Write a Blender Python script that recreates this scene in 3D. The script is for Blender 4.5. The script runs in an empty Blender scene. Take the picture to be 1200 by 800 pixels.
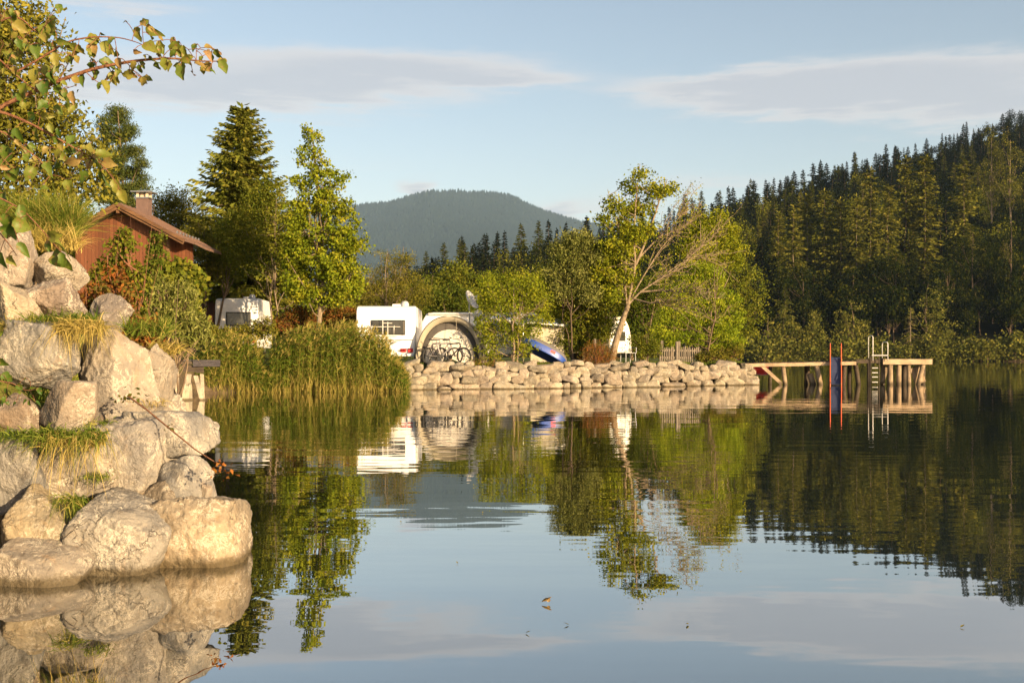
import bpy, bmesh, math
import numpy as np
from mathutils import Vector, Matrix

# ------------------------------------------------------------------ camera, world, sun
scene = bpy.context.scene
C = scene.collection
F, CX, HY, CH = 1300.0, 600.0, 418.0, 1.25      # focal length in photo pixels, centre column, horizon row, eye height (m)
R = math.radians

cam_d = bpy.data.cameras.new('camera')
cam_d.sensor_width = 36.0
cam_d.lens = 36.0 * F / 1200.0
cam_d.shift_y = (HY - 400.0) / 1200.0
cam_d.clip_start, cam_d.clip_end = 0.05, 20000.0
cam = bpy.data.objects.new('camera', cam_d)
C.objects.link(cam)
cam.location = (0, 0, CH)
cam.rotation_euler = (R(90), 0, 0)
scene.camera = cam

SUN_EL, SUN_AZ = 12.0, 137.0                    # azimuth clockwise from +Y (the viewing direction)
world = bpy.data.worlds.new('World')
scene.world = world
world.use_nodes = True
sun_pos = Vector((math.sin(R(SUN_AZ)) * math.cos(R(SUN_EL)), math.cos(R(SUN_AZ)) * math.cos(R(SUN_EL)), math.sin(R(SUN_EL))))
sun_d = bpy.data.lights.new('sun', 'SUN')
sun_d.energy = 5.0
sun_d.angle = R(0.5)
sun_d.color = (1.0, 0.74, 0.43)
sun = bpy.data.objects.new('sun', sun_d)
C.objects.link(sun)
sun.rotation_euler = (-sun_pos).to_track_quat('-Z', 'Y').to_euler()
sun.location = (0, 0, 60)

vs = scene.view_settings
vs.view_transform = 'Standard'; vs.look = 'None'; vs.gamma = 1.0; vs.use_curve_mapping = False
vs.exposure = 1.50
scene.cycles.use_denoising = True
scene.cycles.max_bounces = 6
scene.cycles.diffuse_bounces = 2
scene.cycles.glossy_bounces = 3
scene.cycles.transmission_bounces = 3
scene.cycles.transparent_max_bounces = 4
scene.cycles.volume_bounces = 1
scene.cycles.use_fast_gi = False


class NT:
    """small helper around a node tree"""
    def __init__(s, tree):
        s.t = tree
        s.n = tree.nodes
        s.l = tree.links
    def new(s, typ, **kw):
        nd = s.n.new(typ)
        for k, v in kw.items():
            setattr(nd, k, v)
        return nd
    def link(s, a, b):
        s.l.new(a, b)
    def val(s, sock, v):
        if hasattr(v, 'is_output'):
            s.l.new(v, sock)
        else:
            sock.default_value = v
    def math(s, op, a, b=0.0, c=None, clamp=False):
        nd = s.new('ShaderNodeMath', operation=op)
        nd.use_clamp = clamp
        s.val(nd.inputs[0], a); s.val(nd.inputs[1], b)
        if c is not None:
            s.val(nd.inputs[2], c)
        return nd.outputs[0]
    def mix(s, fac, a, b, mode='MIX'):
        nd = s.new('ShaderNodeMix', data_type='RGBA', blend_type=mode)
        s.val(nd.inputs[0], fac)
        s.val(nd.inputs[6], a if hasattr(a, 'is_output') else (*a, 1.0)[:4])
        s.val(nd.inputs[7], b if hasattr(b, 'is_output') else (*b, 1.0)[:4])
        return nd.outputs[2]
    def noise(s, vec, scale, detail=3.0, rough=0.55, dist=0.0, dim='3D'):
        nd = s.new('ShaderNodeTexNoise', noise_dimensions=dim)
        if vec is not None:
            s.l.new(vec, nd.inputs['Vector'])
        nd.inputs['Scale'].default_value = scale
        nd.inputs['Detail'].default_value = detail
        nd.inputs['Roughness'].default_value = rough
        nd.inputs['Distortion'].default_value = dist
        return nd.outputs['Fac']
    def ramp(s, fac, stops, interp='LINEAR'):
        nd = s.new('ShaderNodeValToRGB')
        cr = nd.color_ramp
        cr.interpolation = interp
        while len(cr.elements) < len(stops):
            cr.elements.new(0.5)
        for e, (p, c) in zip(cr.elements, stops):
            e.position = p
            e.color = (*c, 1.0) if len(c) == 3 else c
        s.val(nd.inputs[0], fac)
        return nd.outputs[0]
    def sstep(s, v, a, b):
        nd = s.new('ShaderNodeMapRange', interpolation_type='SMOOTHSTEP')
        s.val(nd.inputs['Value'], v)
        nd.inputs['From Min'].default_value = a
        nd.inputs['From Max'].default_value = b
        return nd.outputs['Result']
    def scalev(s, vec, sc):
        nd = s.new('ShaderNodeVectorMath', operation='MULTIPLY')
        s.l.new(vec, nd.inputs[0])
        nd.inputs[1].default_value = sc
        return nd.outputs[0]
    def addv(s, a, b):
        nd = s.new('ShaderNodeVectorMath', operation='ADD')
        s.val(nd.inputs[0], a); s.val(nd.inputs[1], b)
        return nd.outputs[0]


def build_world():
    nt = NT(world.node_tree)
    nt.n.clear()
    out = nt.new('ShaderNodeOutputWorld')
    bg = nt.new('ShaderNodeBackground')
    sky = nt.new('ShaderNodeTexSky', sky_type='NISHITA')
    sky.sun_disc = False
    sky.sun_elevation = R(SUN_EL)
    sky.sun_rotation = R(SUN_AZ)
    sky.altitude = 700.0
    sky.air_density = 1.0
    sky.dust_density = 2.2
    sky.ozone_density = 1.4
    # cirrus / stratus streaks, laid out by direction in the sky
    tc = nt.new('ShaderNodeTexCoord')
    sep = nt.new('ShaderNodeSeparateXYZ')
    nt.link(tc.outputs['Generated'], sep.inputs[0])
    X, Y, Z = sep.outputs
    u = nt.math('ARCTAN2', X, Y)
    v = nt.math('ARCSINE', Z)
    comb = nt.new('ShaderNodeCombineXYZ')
    nt.val(comb.inputs[0], u); nt.val(comb.inputs[1], nt.math('MULTIPLY', v, 5.0))
    wv = comb.outputs[0]
    n1 = nt.noise(wv, 5.0, 6.0, 0.62)
    n2 = nt.noise(nt.scalev(wv, (1.0, 1.6, 1.0)), 16.0, 5.0, 0.6)
    uw = nt.math('ADD', u, nt.math('MULTIPLY', nt.math('SUBTRACT', n1, 0.5), 0.10))
    vw = nt.math('ADD', v, nt.math('MULTIPLY', nt.math('SUBTRACT', n2, 0.5), 0.028))
    vw = nt.math('ADD', vw, nt.math('MULTIPLY', nt.math('SUBTRACT', n1, 0.5), 0.03))
    def blob(px, py, rx, ry, k):
        u0 = math.atan((px - CX) / F); v0 = math.atan((HY - py) / F * math.cos(u0))
        a = nt.math('DIVIDE', nt.math('SUBTRACT', uw, u0), rx / F)
        b = nt.math('DIVIDE', nt.math('SUBTRACT', vw, v0), ry / F)
        d = nt.math('ADD', nt.math('MULTIPLY', a, a), nt.math('MULTIPLY', b, b))
        e = nt.math('POWER', 2.718, nt.math('MULTIPLY', d, -1.0))
        return nt.math('MULTIPLY', e, k)
    blobs = [(455, 80, 185, 23, 1.0), (330, 108, 190, 22, 0.7), (150, 95, 130, 34, 0.4), (600, 92, 60, 9, 0.5), (120, 8, 100, 10, 0.45),
             (1060, 94, 225, 25, 1.0), (1160, 124, 150, 22, 0.75), (850, 97, 110, 10, 0.6), (930, 118, 110, 14, 0.5), (400, 146, 60, 6, 0.25),
             (492, 218, 22, 9, 0.8), (652, 248, 20, 6, 0.7), (690, 245, 110, 16, 0.4), (830, 215, 150, 16, 0.35), (380, 190, 300, 14, 0.2),
             (-300, 60, 300, 40, 0.6), (1600, 150, 300, 40, 0.7), (200, -160, 500, 45, 0.6), (900, -260, 420, 50, 0.6)]
    s_ = None
    for b in blobs:
        e = blob(*b)
        s_ = e if s_ is None else nt.math('ADD', s_, e)
    s_ = nt.math('MULTIPLY', s_, nt.math('ADD', 0.45, nt.math('MULTIPLY', n2, 1.1)))
    cov = nt.sstep(s_, 0.12, 0.62)
    thick = nt.sstep(s_, 0.35, 1.0)
    ccol = nt.mix(thick, CLOUD_EDGE, CLOUD_CORE)
    air = nt.mix(1.0, sky.outputs[0], (1.09, 0.90, 0.79), 'MULTIPLY')      # evening air, a little greyer than the clean model
    col = nt.mix(nt.math('MULTIPLY', cov, 0.8), air, ccol)
    nt.link(col, bg.inputs[0])
    bg.inputs[1].default_value = SKY_STRENGTH
    nt.link(bg.outputs[0], out.inputs[0])


SKY_STRENGTH = 0.085
CLOUD_EDGE = (3.35, 3.15, 3.1)
CLOUD_CORE = (2.45, 2.45, 2.65)
build_world()


# ------------------------------------------------------------------ object helpers
def at(px, py, D):
    return np.array([(px - CX) / F * D, D, CH - (py - HY) / F * D])


def tag(o, label=None, cat=None, group=None, kind=None):
    if label: o['label'] = label
    if cat: o['category'] = cat
    if group: o['group'] = group
    if kind: o['kind'] = kind
    return o


def thing(name, label, cat, loc=(0, 0, 0), rz=0.0, group=None):
    o = bpy.data.objects.new(name, None)
    o.empty_display_size = 0.2
    C.objects.link(o)
    o.location = [float(c) for c in loc]
    o.rotation_euler = (0, 0, rz)
    return tag(o, label, cat, group)


def link_mesh(name, me, mat, parent=None):
    o = bpy.data.objects.new(name, me)
    if mat is not None:
        me.materials.append(mat)
    C.objects.link(o)
    if parent is not None:
        o.parent = parent
    return o


def mesh_np(name, V, FS, mat, parent=None, tint=None, smooth=False, origin=None):
    """V (n,3); FS one (m,k) index array or a list of them"""
    if not isinstance(FS, list):
        FS = [FS]
    V = np.asarray(V, dtype=np.float64)
    if origin is not None:
        V = V - np.asarray(origin, dtype=np.float64)
    me = bpy.data.meshes.new(name)
    me.vertices.add(len(V))
    me.vertices.foreach_set('co', V.astype(np.float32).ravel())
    idx = np.concatenate([f.ravel() for f in FS]).astype(np.int32)
    tot = np.concatenate([np.full(len(f), f.shape[1]) for f in FS]).astype(np.int32)
    st = np.concatenate([[0], np.cumsum(tot)[:-1]]).astype(np.int32)
    me.loops.add(len(idx))
    me.loops.foreach_set('vertex_index', idx)
    me.polygons.add(len(tot))
    me.polygons.foreach_set('loop_start', st)
    me.update(calc_edges=True)
    if smooth:
        me.polygons.foreach_set('use_smooth', np.ones(len(tot), dtype=bool))
    if tint is not None:
        a = me.attributes.new('tint', 'FLOAT', 'POINT')
        a.data.foreach_set('value', np.asarray(tint, dtype=np.float32))
    return link_mesh(name, me, mat, parent)


class MB:
    """collects boxes, beams, tubes and prisms; build() links them as ONE mesh object"""
    def __init__(s):
        s.v = []; s.f = []
    def add(s, V, Fc):
        n = len(s.v)
        s.v.extend([tuple(map(float, p)) for p in V])
        s.f.extend([tuple(int(i) + n for i in f) for f in Fc])
        return s
    def box(s, c, size, M=None):
        c = Vector(c); h = Vector(size) * 0.5
        V = []
        for x, y, z in ((-1,-1,-1),(1,-1,-1),(1,1,-1),(-1,1,-1),(-1,-1,1),(1,-1,1),(1,1,1),(-1,1,1)):
            p = Vector((x*h.x, y*h.y, z*h.z))
            if M is not None: p = M @ p
            V.append(c + p)
        return s.add(V, [(0,3,2,1),(4,5,6,7),(0,1,5,4),(1,2,6,5),(2,3,7,6),(3,0,4,7)])
    def beam(s, a, b, w, h, up=(0, 0, 1)):
        a = Vector([float(q) for q in a]); b = Vector([float(q) for q in b]); d = (b - a)
        L = d.length; d.normalize()
        x = d.cross(Vector(up))
        if x.length < 1e-4: x = d.cross(Vector((0, 1, 0)))
        x.normalize(); z = x.cross(d).normalized()
        M = Matrix((x, d, z)).transposed()
        return s.box((a + b) / 2, (w, L, h), M)
    def tube(s, pts, r, n=8, cap=True):
        V, Fc = tube_geo([pts], [r], n, cap)
        return s.add(V, Fc)
    def prism(s, poly, d, axis='y', off=0.0):
        """polygon (a,b) extruded by d along the axis, starting at off"""
        n = len(poly); V = []
        for t in (off, off + d):
            for a, b in poly:
                V.append({'y': (a, t, b), 'x': (t, a, b), 'z': (a, b, t)}[axis])
        Fc = [tuple(range(n - 1, -1, -1)), tuple(range(n, 2 * n))]
        Fc += [(i, (i + 1) % n, n + (i + 1) % n, n + i) for i in range(n)]
        return s.add(V, Fc)
    def lathe(s, prof, c=(0, 0, 0), n=16, M=None):
        V = []
        for r, z in prof:
            for k in range(n):
                a = 2 * math.pi * k / n
                p = Vector((r * math.cos(a), r * math.sin(a), z))
                if M is not None: p = M @ p
                V.append(Vector(c) + p)
        Fc = []
        for i in range(len(prof) - 1):
            for k in range(n):
                Fc.append((i*n+k, i*n+(k+1) % n, (i+1)*n+(k+1) % n, (i+1)*n+k))
        return s.add(V, Fc)
    def torus(s, c, R_, r, M=None, n=28, m=8):
        V = []
        for i in range(n):
            a = 2 * math.pi * i / n
            for j in range(m):
                b = 2 * math.pi * j / m
                p = Vector(((R_ + r * math.cos(b)) * math.cos(a), (R_ + r * math.cos(b)) * math.sin(a), r * math.sin(b)))
                if M is not None: p = M @ p
                V.append(Vector(c) + p)
        Fc = [(i*m+j, ((i+1) % n)*m+j, ((i+1) % n)*m+(j+1) % m, i*m+(j+1) % m) for i in range(n) for j in range(m)]
        return s.add(V, Fc)
    def build(s, name, mat, parent=None, bevel=0.0, seg=2, smooth=False):
        me = bpy.data.meshes.new(name)
        me.from_pydata(s.v, [], s.f)
        bm = bmesh.new(); bm.from_mesh(me)
        bmesh.ops.recalc_face_normals(bm, faces=bm.faces)
        if bevel > 0:
            es = [e for e in bm.edges if len(e.link_faces) == 2 and e.calc_face_angle(0) > 0.5]
            bmesh.ops.bevel(bm, geom=es, offset=bevel, segments=seg, profile=0.5, affect='EDGES', clamp_overlap=True)
        if smooth:
            for f in bm.faces: f.smooth = True
        bm.to_mesh(me); bm.free()
        return link_mesh(name, me, mat, parent)


def tube_geo(polys, radii, n=6, cap=False):
    """tapered tubes along polylines -> V (N,3), F list of quads"""
    Vs, Fs, off = [], [], 0
    ang = np.arange(n) * 2 * math.pi / n
    ca, sa = np.cos(ang), np.sin(ang)
    for P, r in zip(polys, radii):
        P = np.asarray(P, dtype=float)
        r = np.broadcast_to(np.asarray(r, dtype=float), (len(P),))
        T = np.gradient(P, axis=0)
        T /= np.linalg.norm(T, axis=1, keepdims=True) + 1e-9
        ref = np.array([0.0, 0, 1]) if abs(T[0, 2]) < 0.9 else np.array([1.0, 0, 0])
        A = np.cross(T, ref); A /= np.linalg.norm(A, axis=1, keepdims=True) + 1e-9
        B = np.cross(T, A)
        ring = P[:, None, :] + r[:, None, None] * (A[:, None, :] * ca[None, :, None] + B[:, None, :] * sa[None, :, None])
        m = len(P)
        Vs.append(ring.reshape(-1, 3))
        i = np.arange(m - 1)[:, None] * n; k = np.arange(n)[None, :]; k2 = (k + 1) % n
        Q = np.stack([i + k, i + k2, i + n + k2, i + n + k], -1).reshape(-1, 4) + off
        Fs.extend(map(tuple, Q.tolist()))
        if cap:
            Fs.append(tuple(range(off + n - 1, off - 1, -1)))
            Fs.append(tuple(range(off + (m - 1) * n, off + m * n)))
        off += m * n
    return np.concatenate(Vs), Fs


def tubes_np(name, polys, radii, mat, parent, n=6, origin=None):
    V, Fs = tube_geo(polys, radii, n)
    return mesh_np(name, V, np.array(Fs), mat, parent, smooth=True, origin=origin)


def dup(root, loc, rz, scale=1.0, label=None, group=None, name=None):
    """a copy of a thing with copies of its parts and sub-parts (mesh data shared)"""
    r = root.copy(); C.objects.link(r)
    r.location = [float(c) for c in loc]; r.rotation_euler = (0, 0, rz)
    r.scale = scale if hasattr(scale, '__len__') else (scale,) * 3
    if label: r['label'] = label
    if group: r['group'] = group
    for ch in root.children:
        c = ch.copy(); C.objects.link(c); c.parent = r
        for g in ch.children:
            d = g.copy(); C.objects.link(d); d.parent = c
    return r


# ------------------------------------------------------------------ numpy noise
def _hash(ix, iy, iz, seed):
    h = (ix.astype(np.int64) * 374761393 + iy.astype(np.int64) * 668265263 + iz.astype(np.int64) * 2147483647 + seed * 1274126177) & 0xffffffff
    h = ((h ^ (h >> 13)) * 1274126177) & 0xffffffff
    h = ((h ^ (h >> 16)) * 2246822519) & 0xffffffff
    return ((h ^ (h >> 15)) & 0xffff) / 32767.5 - 1.0


def vnoise(P, seed=0):
    P = np.asarray(P, dtype=float)
    I = np.floor(P).astype(np.int64); f = P - I
    w = f * f * f * (f * (f * 6 - 15) + 10)
    r = 0
    for dx in (0, 1):
        for dy in (0, 1):
            for dz in (0, 1):
                k = (w[:, 0] if dx else 1 - w[:, 0]) * (w[:, 1] if dy else 1 - w[:, 1]) * (w[:, 2] if dz else 1 - w[:, 2])
                r = r + k * _hash(I[:, 0] + dx, I[:, 1] + dy, I[:, 2] + dz, seed)
    return r


def fbm(P, oct=4, seed=0, gain=0.5, ridged=False):
    a, s, t = 1.0, 0.0, 0.0
    P = np.asarray(P, dtype=float)
    for i in range(oct):
        n = vnoise(P, seed + i * 17)
        if ridged: n = 1 - 2 * np.abs(n)
        s = s + a * n; t += a
        a *= gain; P = P * 2.03 + 11.7
    return s / t


def unit(rng, n):
    v = rng.normal(size=(n, 3))
    return v / np.linalg.norm(v, axis=1, keepdims=True)


def smooth01(t):
    t = np.clip(t, 0, 1)
    return t * t * (3 - 2 * t)


# ------------------------------------------------------------------ materials
def new_mat(name):
    m = bpy.data.materials.new(name)
    m.use_nodes = True
    nt = NT(m.node_tree)
    nt.n.clear()
    out = nt.new('ShaderNodeOutputMaterial')
    return m, nt, out


def principled(nt, col, rough=0.7, spec=0.3, metal=0.0):
    b = nt.new('ShaderNodeBsdfPrincipled')
    nt.val(b.inputs['Base Color'], col if hasattr(col, 'is_output') else (*col, 1.0))
    nt.val(b.inputs['Roughness'], rough)
    b.inputs['Specular IOR Level'].default_value = spec
    b.inputs['Metallic'].default_value = metal
    return b


def plain(name, col, rough=0.6, spec=0.3, metal=0.0, var=0.12, scale=6.0, bump=0.0):
    """a painted / cloth / metal surface with a little procedural wear"""
    m, nt, out = new_mat(name)
    tc = nt.new('ShaderNodeTexCoord').outputs['Object']
    n = nt.noise(tc, scale, 4.0, 0.6)
    k = nt.sstep(n, 0.3, 0.7)
    c = nt.mix(k, tuple(x * (1 - var) for x in col), tuple(min(1, x * (1 + var * 0.6)) for x in col))
    b = principled(nt, c, rough, spec, metal)
    if bump:
        bp = nt.new('ShaderNodeBump'); bp.inputs['Strength'].default_value = 0.5; bp.inputs['Distance'].default_value = bump
        nt.link(n, bp.inputs['Height']); nt.link(bp.outputs[0], b.inputs['Normal'])
    nt.link(b.outputs[0], out.inputs[0])
    return m


def leafmat(name, stops, trans=0.3, tcol=None, gloss=0.0, gain=(1.09, 1.18, 1.12)):
    """leaf colours picked per leaf by its own random tint"""
    m, nt, out = new_mat(name)
    a = nt.new('ShaderNodeAttribute', attribute_name='tint').outputs['Fac']
    col = nt.ramp(a, [(p, tuple(min(0.8, x * g) for x, g in zip(c, gain))) for p, c in stops])
    d = principled(nt, col, 0.6, gloss) if gloss else nt.new('ShaderNodeBsdfDiffuse')
    if not gloss: nt.link(col, d.inputs[0])
    trans = trans * 0.7
    t = nt.new('ShaderNodeBsdfTranslucent')
    nt.link(nt.mix(1.0, col, tcol or (1.2, 1.15, 0.6), 'MULTIPLY'), t.inputs[0])
    mx = nt.new('ShaderNodeMixShader')
    mx.inputs[0].default_value = trans
    nt.link(d.outputs[0], mx.inputs[1]); nt.link(t.outputs[0], mx.inputs[2])
    nt.link(mx.outputs[0], out.inputs[0])
    return m


def barkmat(name, c1, c2, scale=(9, 9, 1.6)):
    m, nt, out = new_mat(name)
    tc = nt.scalev(nt.new('ShaderNodeTexCoord').outputs['Object'], scale)
    n = nt.noise(tc, 3.0, 5.0, 0.65)
    b = principled(nt, nt.mix(nt.sstep(n, 0.3, 0.7), c1, c2), 0.9, 0.1)
    bp = nt.new('ShaderNodeBump'); bp.inputs['Strength'].default_value = 0.6; bp.inputs['Distance'].default_value = 0.02
    nt.link(n, bp.inputs['Height']); nt.link(bp.outputs[0], b.inputs['Normal'])
    nt.link(b.outputs[0], out.inputs[0])
    return m


def woodmat(name, c1, c2, along='x', rough=0.8):
    m, nt, out = new_mat(name)
    sc = {'x': (0.7, 9, 9), 'y': (9, 0.7, 9), 'z': (9, 9, 0.7)}[along]
    tc = nt.new('ShaderNodeTexCoord').outputs['Object']
    n = nt.noise(nt.scalev(tc, sc), 4.0, 6.0, 0.65)
    n2 = nt.noise(tc, 1.7, 3.0)
    k = nt.math('ADD', nt.math('MULTIPLY', n, 0.7), nt.math('MULTIPLY', n2, 0.3))
    col = nt.mix(nt.sstep(k, 0.38, 0.62), c1, c2)
    blot = nt.noise(tc, 0.9, 5.0, 0.7)
    col = nt.mix(nt.math('MULTIPLY', nt.sstep(blot, 0.48, 0.66), 0.6), col, tuple(c * 0.45 + 0.01 for c in c1))
    sz = nt.new('ShaderNodeSeparateXYZ'); nt.link(nt.new('ShaderNodeNewGeometry').outputs['Position'], sz.inputs[0])
    wl = nt.math('ADD', sz.outputs[2], nt.math('MULTIPLY', nt.math('SUBTRACT', n2, 0.5), 0.2))
    col = nt.mix(nt.math('MULTIPLY', nt.sstep(wl, 0.20, 0.04), 0.75), col, (0.035, 0.027, 0.016))   # wet foot of the piles
    b = principled(nt, col, rough, 0.2)
    bp = nt.new('ShaderNodeBump'); bp.inputs['Strength'].default_value = 0.4; bp.inputs['Distance'].default_value = 0.01
    nt.link(n, bp.inputs['Height']); nt.link(bp.outputs[0], b.inputs['Normal'])
    nt.link(b.outputs[0], out.inputs[0])
    return m


def rockmat(name, lich=1.0, wet=True, det=1.0):
    m, nt, out = new_mat(name)
    oi = nt.new('ShaderNodeObjectInfo')
    tc = nt.new('ShaderNodeTexCoord').outputs['Object']
    off = nt.new('ShaderNodeCombineXYZ')
    for i, k in enumerate((37.0, 91.0, 53.0)):
        nt.val(off.inputs[i], nt.math('MULTIPLY', oi.outputs['Random'], k))
    p = nt.addv(nt.scalev(tc, (det,) * 3), off.outputs[0])
    big = nt.noise(p, 3.2, 4.0, 0.55)
    mid = nt.noise(p, 11.0, 6.0, 0.65, 0.4)
    fine = nt.noise(p, 70.0, 5.0, 0.7)
    base = nt.mix(nt.sstep(big, 0.3, 0.72), (0.72, 0.72, 0.74), (1.24, 1.17, 1.06))
    base = nt.mix(1.0, base, oi.outputs['Color'], 'MULTIPLY')
    base = nt.mix(nt.math('MULTIPLY', nt.sstep(mid, 0.50, 0.66), 0.5), base, nt.mix(1.0, base, (0.66, 0.58, 0.50), 'MULTIPLY'))
    # rusty streaks
    rust = nt.noise(nt.scalev(p, (1.5, 1.5, 0.6)), 5.0, 4.0, 0.6, 0.6)
    base = nt.mix(nt.math('MULTIPLY', nt.sstep(rust, 0.58, 0.74), 0.35), base, (0.36, 0.22, 0.10))
    # pale chipped patches and veins
    veinn = nt.noise(p, 9.0, 8.0, 0.78, 0.8)
    vein = nt.sstep(nt.math('ABSOLUTE', nt.math('SUBTRACT', veinn, 0.5)), 0.035, 0.0)
    reg = nt.sstep(nt.noise(p, 4.5, 2.0), 0.42, 0.60)
    pale = nt.math('MULTIPLY', nt.math('MAXIMUM', nt.math('MULTIPLY', vein, reg), nt.math('MULTIPLY', nt.sstep(nt.noise(p, 24.0, 6.0, 0.78), 0.57, 0.66), 0.6)), lich, clamp=True)
    base = nt.mix(nt.math('MULTIPLY', pale, 0.75), base, (0.62, 0.55, 0.43))
    # dark grain and thin cracks
    base = nt.mix(nt.math('MULTIPLY', nt.sstep(fine, 0.52, 0.75), 0.24), base, (0.11, 0.09, 0.07))
    vo = nt.new('ShaderNodeTexVoronoi', feature='DISTANCE_TO_EDGE')
    vo.inputs['Scale'].default_value = 3.6
    nt.link(nt.addv(p, nt.scalev(nt.noise(p, 6.0, 4.0, 0.6), (0.5, 0.5, 0.5))), vo.inputs['Vector'])
    cm = nt.sstep(nt.noise(p, 2.4, 2.0), 0.50, 0.62)
    crack = nt.math('MULTIPLY', nt.sstep(vo.outputs['Distance'], 0.018, 0.002), cm)
    base = nt.mix(nt.math('MULTIPLY', crack, 0.7), base, (0.10, 0.08, 0.06))
    if wet:
        gz_ = nt.new('ShaderNodeSeparateXYZ')
        nt.link(nt.new('ShaderNodeNewGeometry').outputs['Position'], gz_.inputs[0])
        wl = nt.math('ADD', gz_.outputs[2], nt.math('MULTIPLY', nt.math('SUBTRACT', mid, 0.5), 0.10))
        base = nt.mix(nt.math('MULTIPLY', nt.sstep(wl, 0.075, 0.020), 0.85), base, (0.075, 0.055, 0.025))
    b = principled(nt, base, 0.88, 0.2)
    h = nt.math('ADD', nt.math('MULTIPLY', mid, 1.0), nt.math('MULTIPLY', fine, 0.35))
    h = nt.math('SUBTRACT', h, nt.math('MULTIPLY', crack, 0.5))
    bp = nt.new('ShaderNodeBump'); bp.inputs['Strength'].default_value = 0.9; bp.inputs['Distance'].default_value = 0.034 / det
    nt.link(h, bp.inputs['Height']); nt.link(bp.outputs[0], b.inputs['Normal'])
    nt.link(b.outputs[0], out.inputs[0])
    return m


M = {}
M['rock'] = rockmat('weathered limestone')
M['wall_rock'] = rockmat('pale wall stone', 0.8, True, 0.7)
M['bark'] = barkmat('brown bark', (0.09, 0.06, 0.04), (0.22, 0.16, 0.10))
M['bark_pale'] = barkmat('pale grey bark', (0.13, 0.095, 0.06), (0.30, 0.23, 0.15))
M['bark_dark'] = barkmat('dark conifer bark', (0.05, 0.035, 0.025), (0.14, 0.10, 0.07))
M['twig'] = barkmat('reddish twig bark', (0.12, 0.05, 0.03), (0.26, 0.13, 0.07), (30, 30, 30))
# leaf ramps: (position, colour)
M['leaf_lime'] = leafmat('lime green leaves', [(0, (0.07, 0.10, 0.008)), (0.5, (0.17, 0.185, 0.014)), (1, (0.30, 0.25, 0.02))], 0.4)
M['leaf_willow'] = leafmat('willow leaves', [(0, (0.06, 0.10, 0.008)), (0.5, (0.19, 0.225, 0.016)), (1, (0.36, 0.34, 0.03))], 0.32)
M['leaf_yellow'] = leafmat('yellowing ash leaves', [(0, (0.07, 0.095, 0.008)), (0.5, (0.175, 0.18, 0.014)), (1, (0.31, 0.26, 0.022))], 0.4)
M['leaf_mid'] = leafmat('mid green leaves', [(0, (0.04, 0.06, 0.008)), (0.5, (0.11, 0.115, 0.014)), (1, (0.21, 0.175, 0.022))], 0.35)
M['leaf_dark'] = leafmat('dark green leaves', [(0, (0.025, 0.042, 0.006)), (0.5, (0.065, 0.08, 0.011)), (1, (0.14, 0.125, 0.02))], 0.3)
M['leaf_olive'] = leafmat('olive yellow leaves', [(0, (0.06, 0.065, 0.012)), (0.5, (0.14, 0.125, 0.02)), (1, (0.26, 0.20, 0.03))], 0.3)
M['leaf_silver'] = leafmat('silvery willow leaves', [(0, (0.05, 0.06, 0.012)), (0.5, (0.13, 0.13, 0.03)), (1, (0.30, 0.27, 0.09))], 0.3)
M['leaf_rust'] = leafmat('reddish autumn leaves', [(0, (0.06, 0.07, 0.015)), (0.35, (0.12, 0.09, 0.02)), (0.7, (0.22, 0.07, 0.02)), (1, (0.30, 0.13, 0.03))], 0.3, gain=(1.0, 1.05, 1.0))
M['needle'] = leafmat('spruce needles', [(0, (0.05, 0.065, 0.010)), (0.6, (0.14, 0.135, 0.020)), (1, (0.25, 0.20, 0.035))], 0.3)
M['needle_pine'] = leafmat('pine needles', [(0, (0.03, 0.046, 0.012)), (0.6, (0.07, 0.08, 0.02)), (1, (0.12, 0.11, 0.03))], 0.2)
M['needle_dark'] = leafmat('forest conifer needles', [(0, (0.004, 0.008, 0.003)), (0.7, (0.011, 0.014, 0.004)), (1, (0.030, 0.028, 0.007))], 0.1)  # dark spruces; shade on the ridge is put into this colour too
M['needle_gold'] = leafmat('pale conifer needles', [(0, (0.018, 0.023, 0.004)), (0.6, (0.105, 0.098, 0.014)), (1, (0.23, 0.18, 0.034))], 0.25)  # spruces: slope sunlight put into the colour; dying conifers: own pale tone
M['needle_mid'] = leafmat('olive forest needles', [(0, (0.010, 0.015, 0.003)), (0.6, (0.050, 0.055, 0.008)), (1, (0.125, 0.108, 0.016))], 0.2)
M['leaf_golden'] = leafmat('painted sunlit forest leaves', [(0, (0.012, 0.020, 0.003)), (0.5, (0.075, 0.080, 0.008)), (1, (0.18, 0.15, 0.016))], 0.25)  # sunlight on the middle slope is put into the leaf colour
M['leaf_forest'] = leafmat('forest broad leaves', [(0, (0.004, 0.008, 0.002)), (0.6, (0.014, 0.019, 0.003)), (1, (0.075, 0.066, 0.009))], 0.15)  # shade low on the slope is put into this darkened leaf colour
M['leaf_shore'] = leafmat('shore bush leaves', [(0, (0.04, 0.048, 0.010)), (0.5, (0.10, 0.096, 0.018)), (1, (0.20, 0.16, 0.034))], 0.25)
M['reed'] = leafmat('reed blades', [(0, (0.05, 0.085, 0.010)), (0.3, (0.11, 0.13, 0.016)), (0.5, (0.19, 0.17, 0.035)), (0.75, (0.29, 0.205, 0.06)), (1, (0.42, 0.30, 0.10))], 0.4)
M['grass'] = leafmat('green grass blades', [(0, (0.06, 0.10, 0.012)), (0.6, (0.16, 0.18, 0.03)), (1, (0.38, 0.28, 0.08))], 0.35)
M['grass_dry'] = leafmat('dry grass blades', [(0, (0.20, 0.17, 0.04)), (0.5, (0.36, 0.25, 0.07)), (1, (0.52, 0.36, 0.13))], 0.35)
M['white'] = plain('white caravan panel', (0.82, 0.80, 0.76), 0.35, 0.5, var=0.06)
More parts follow.
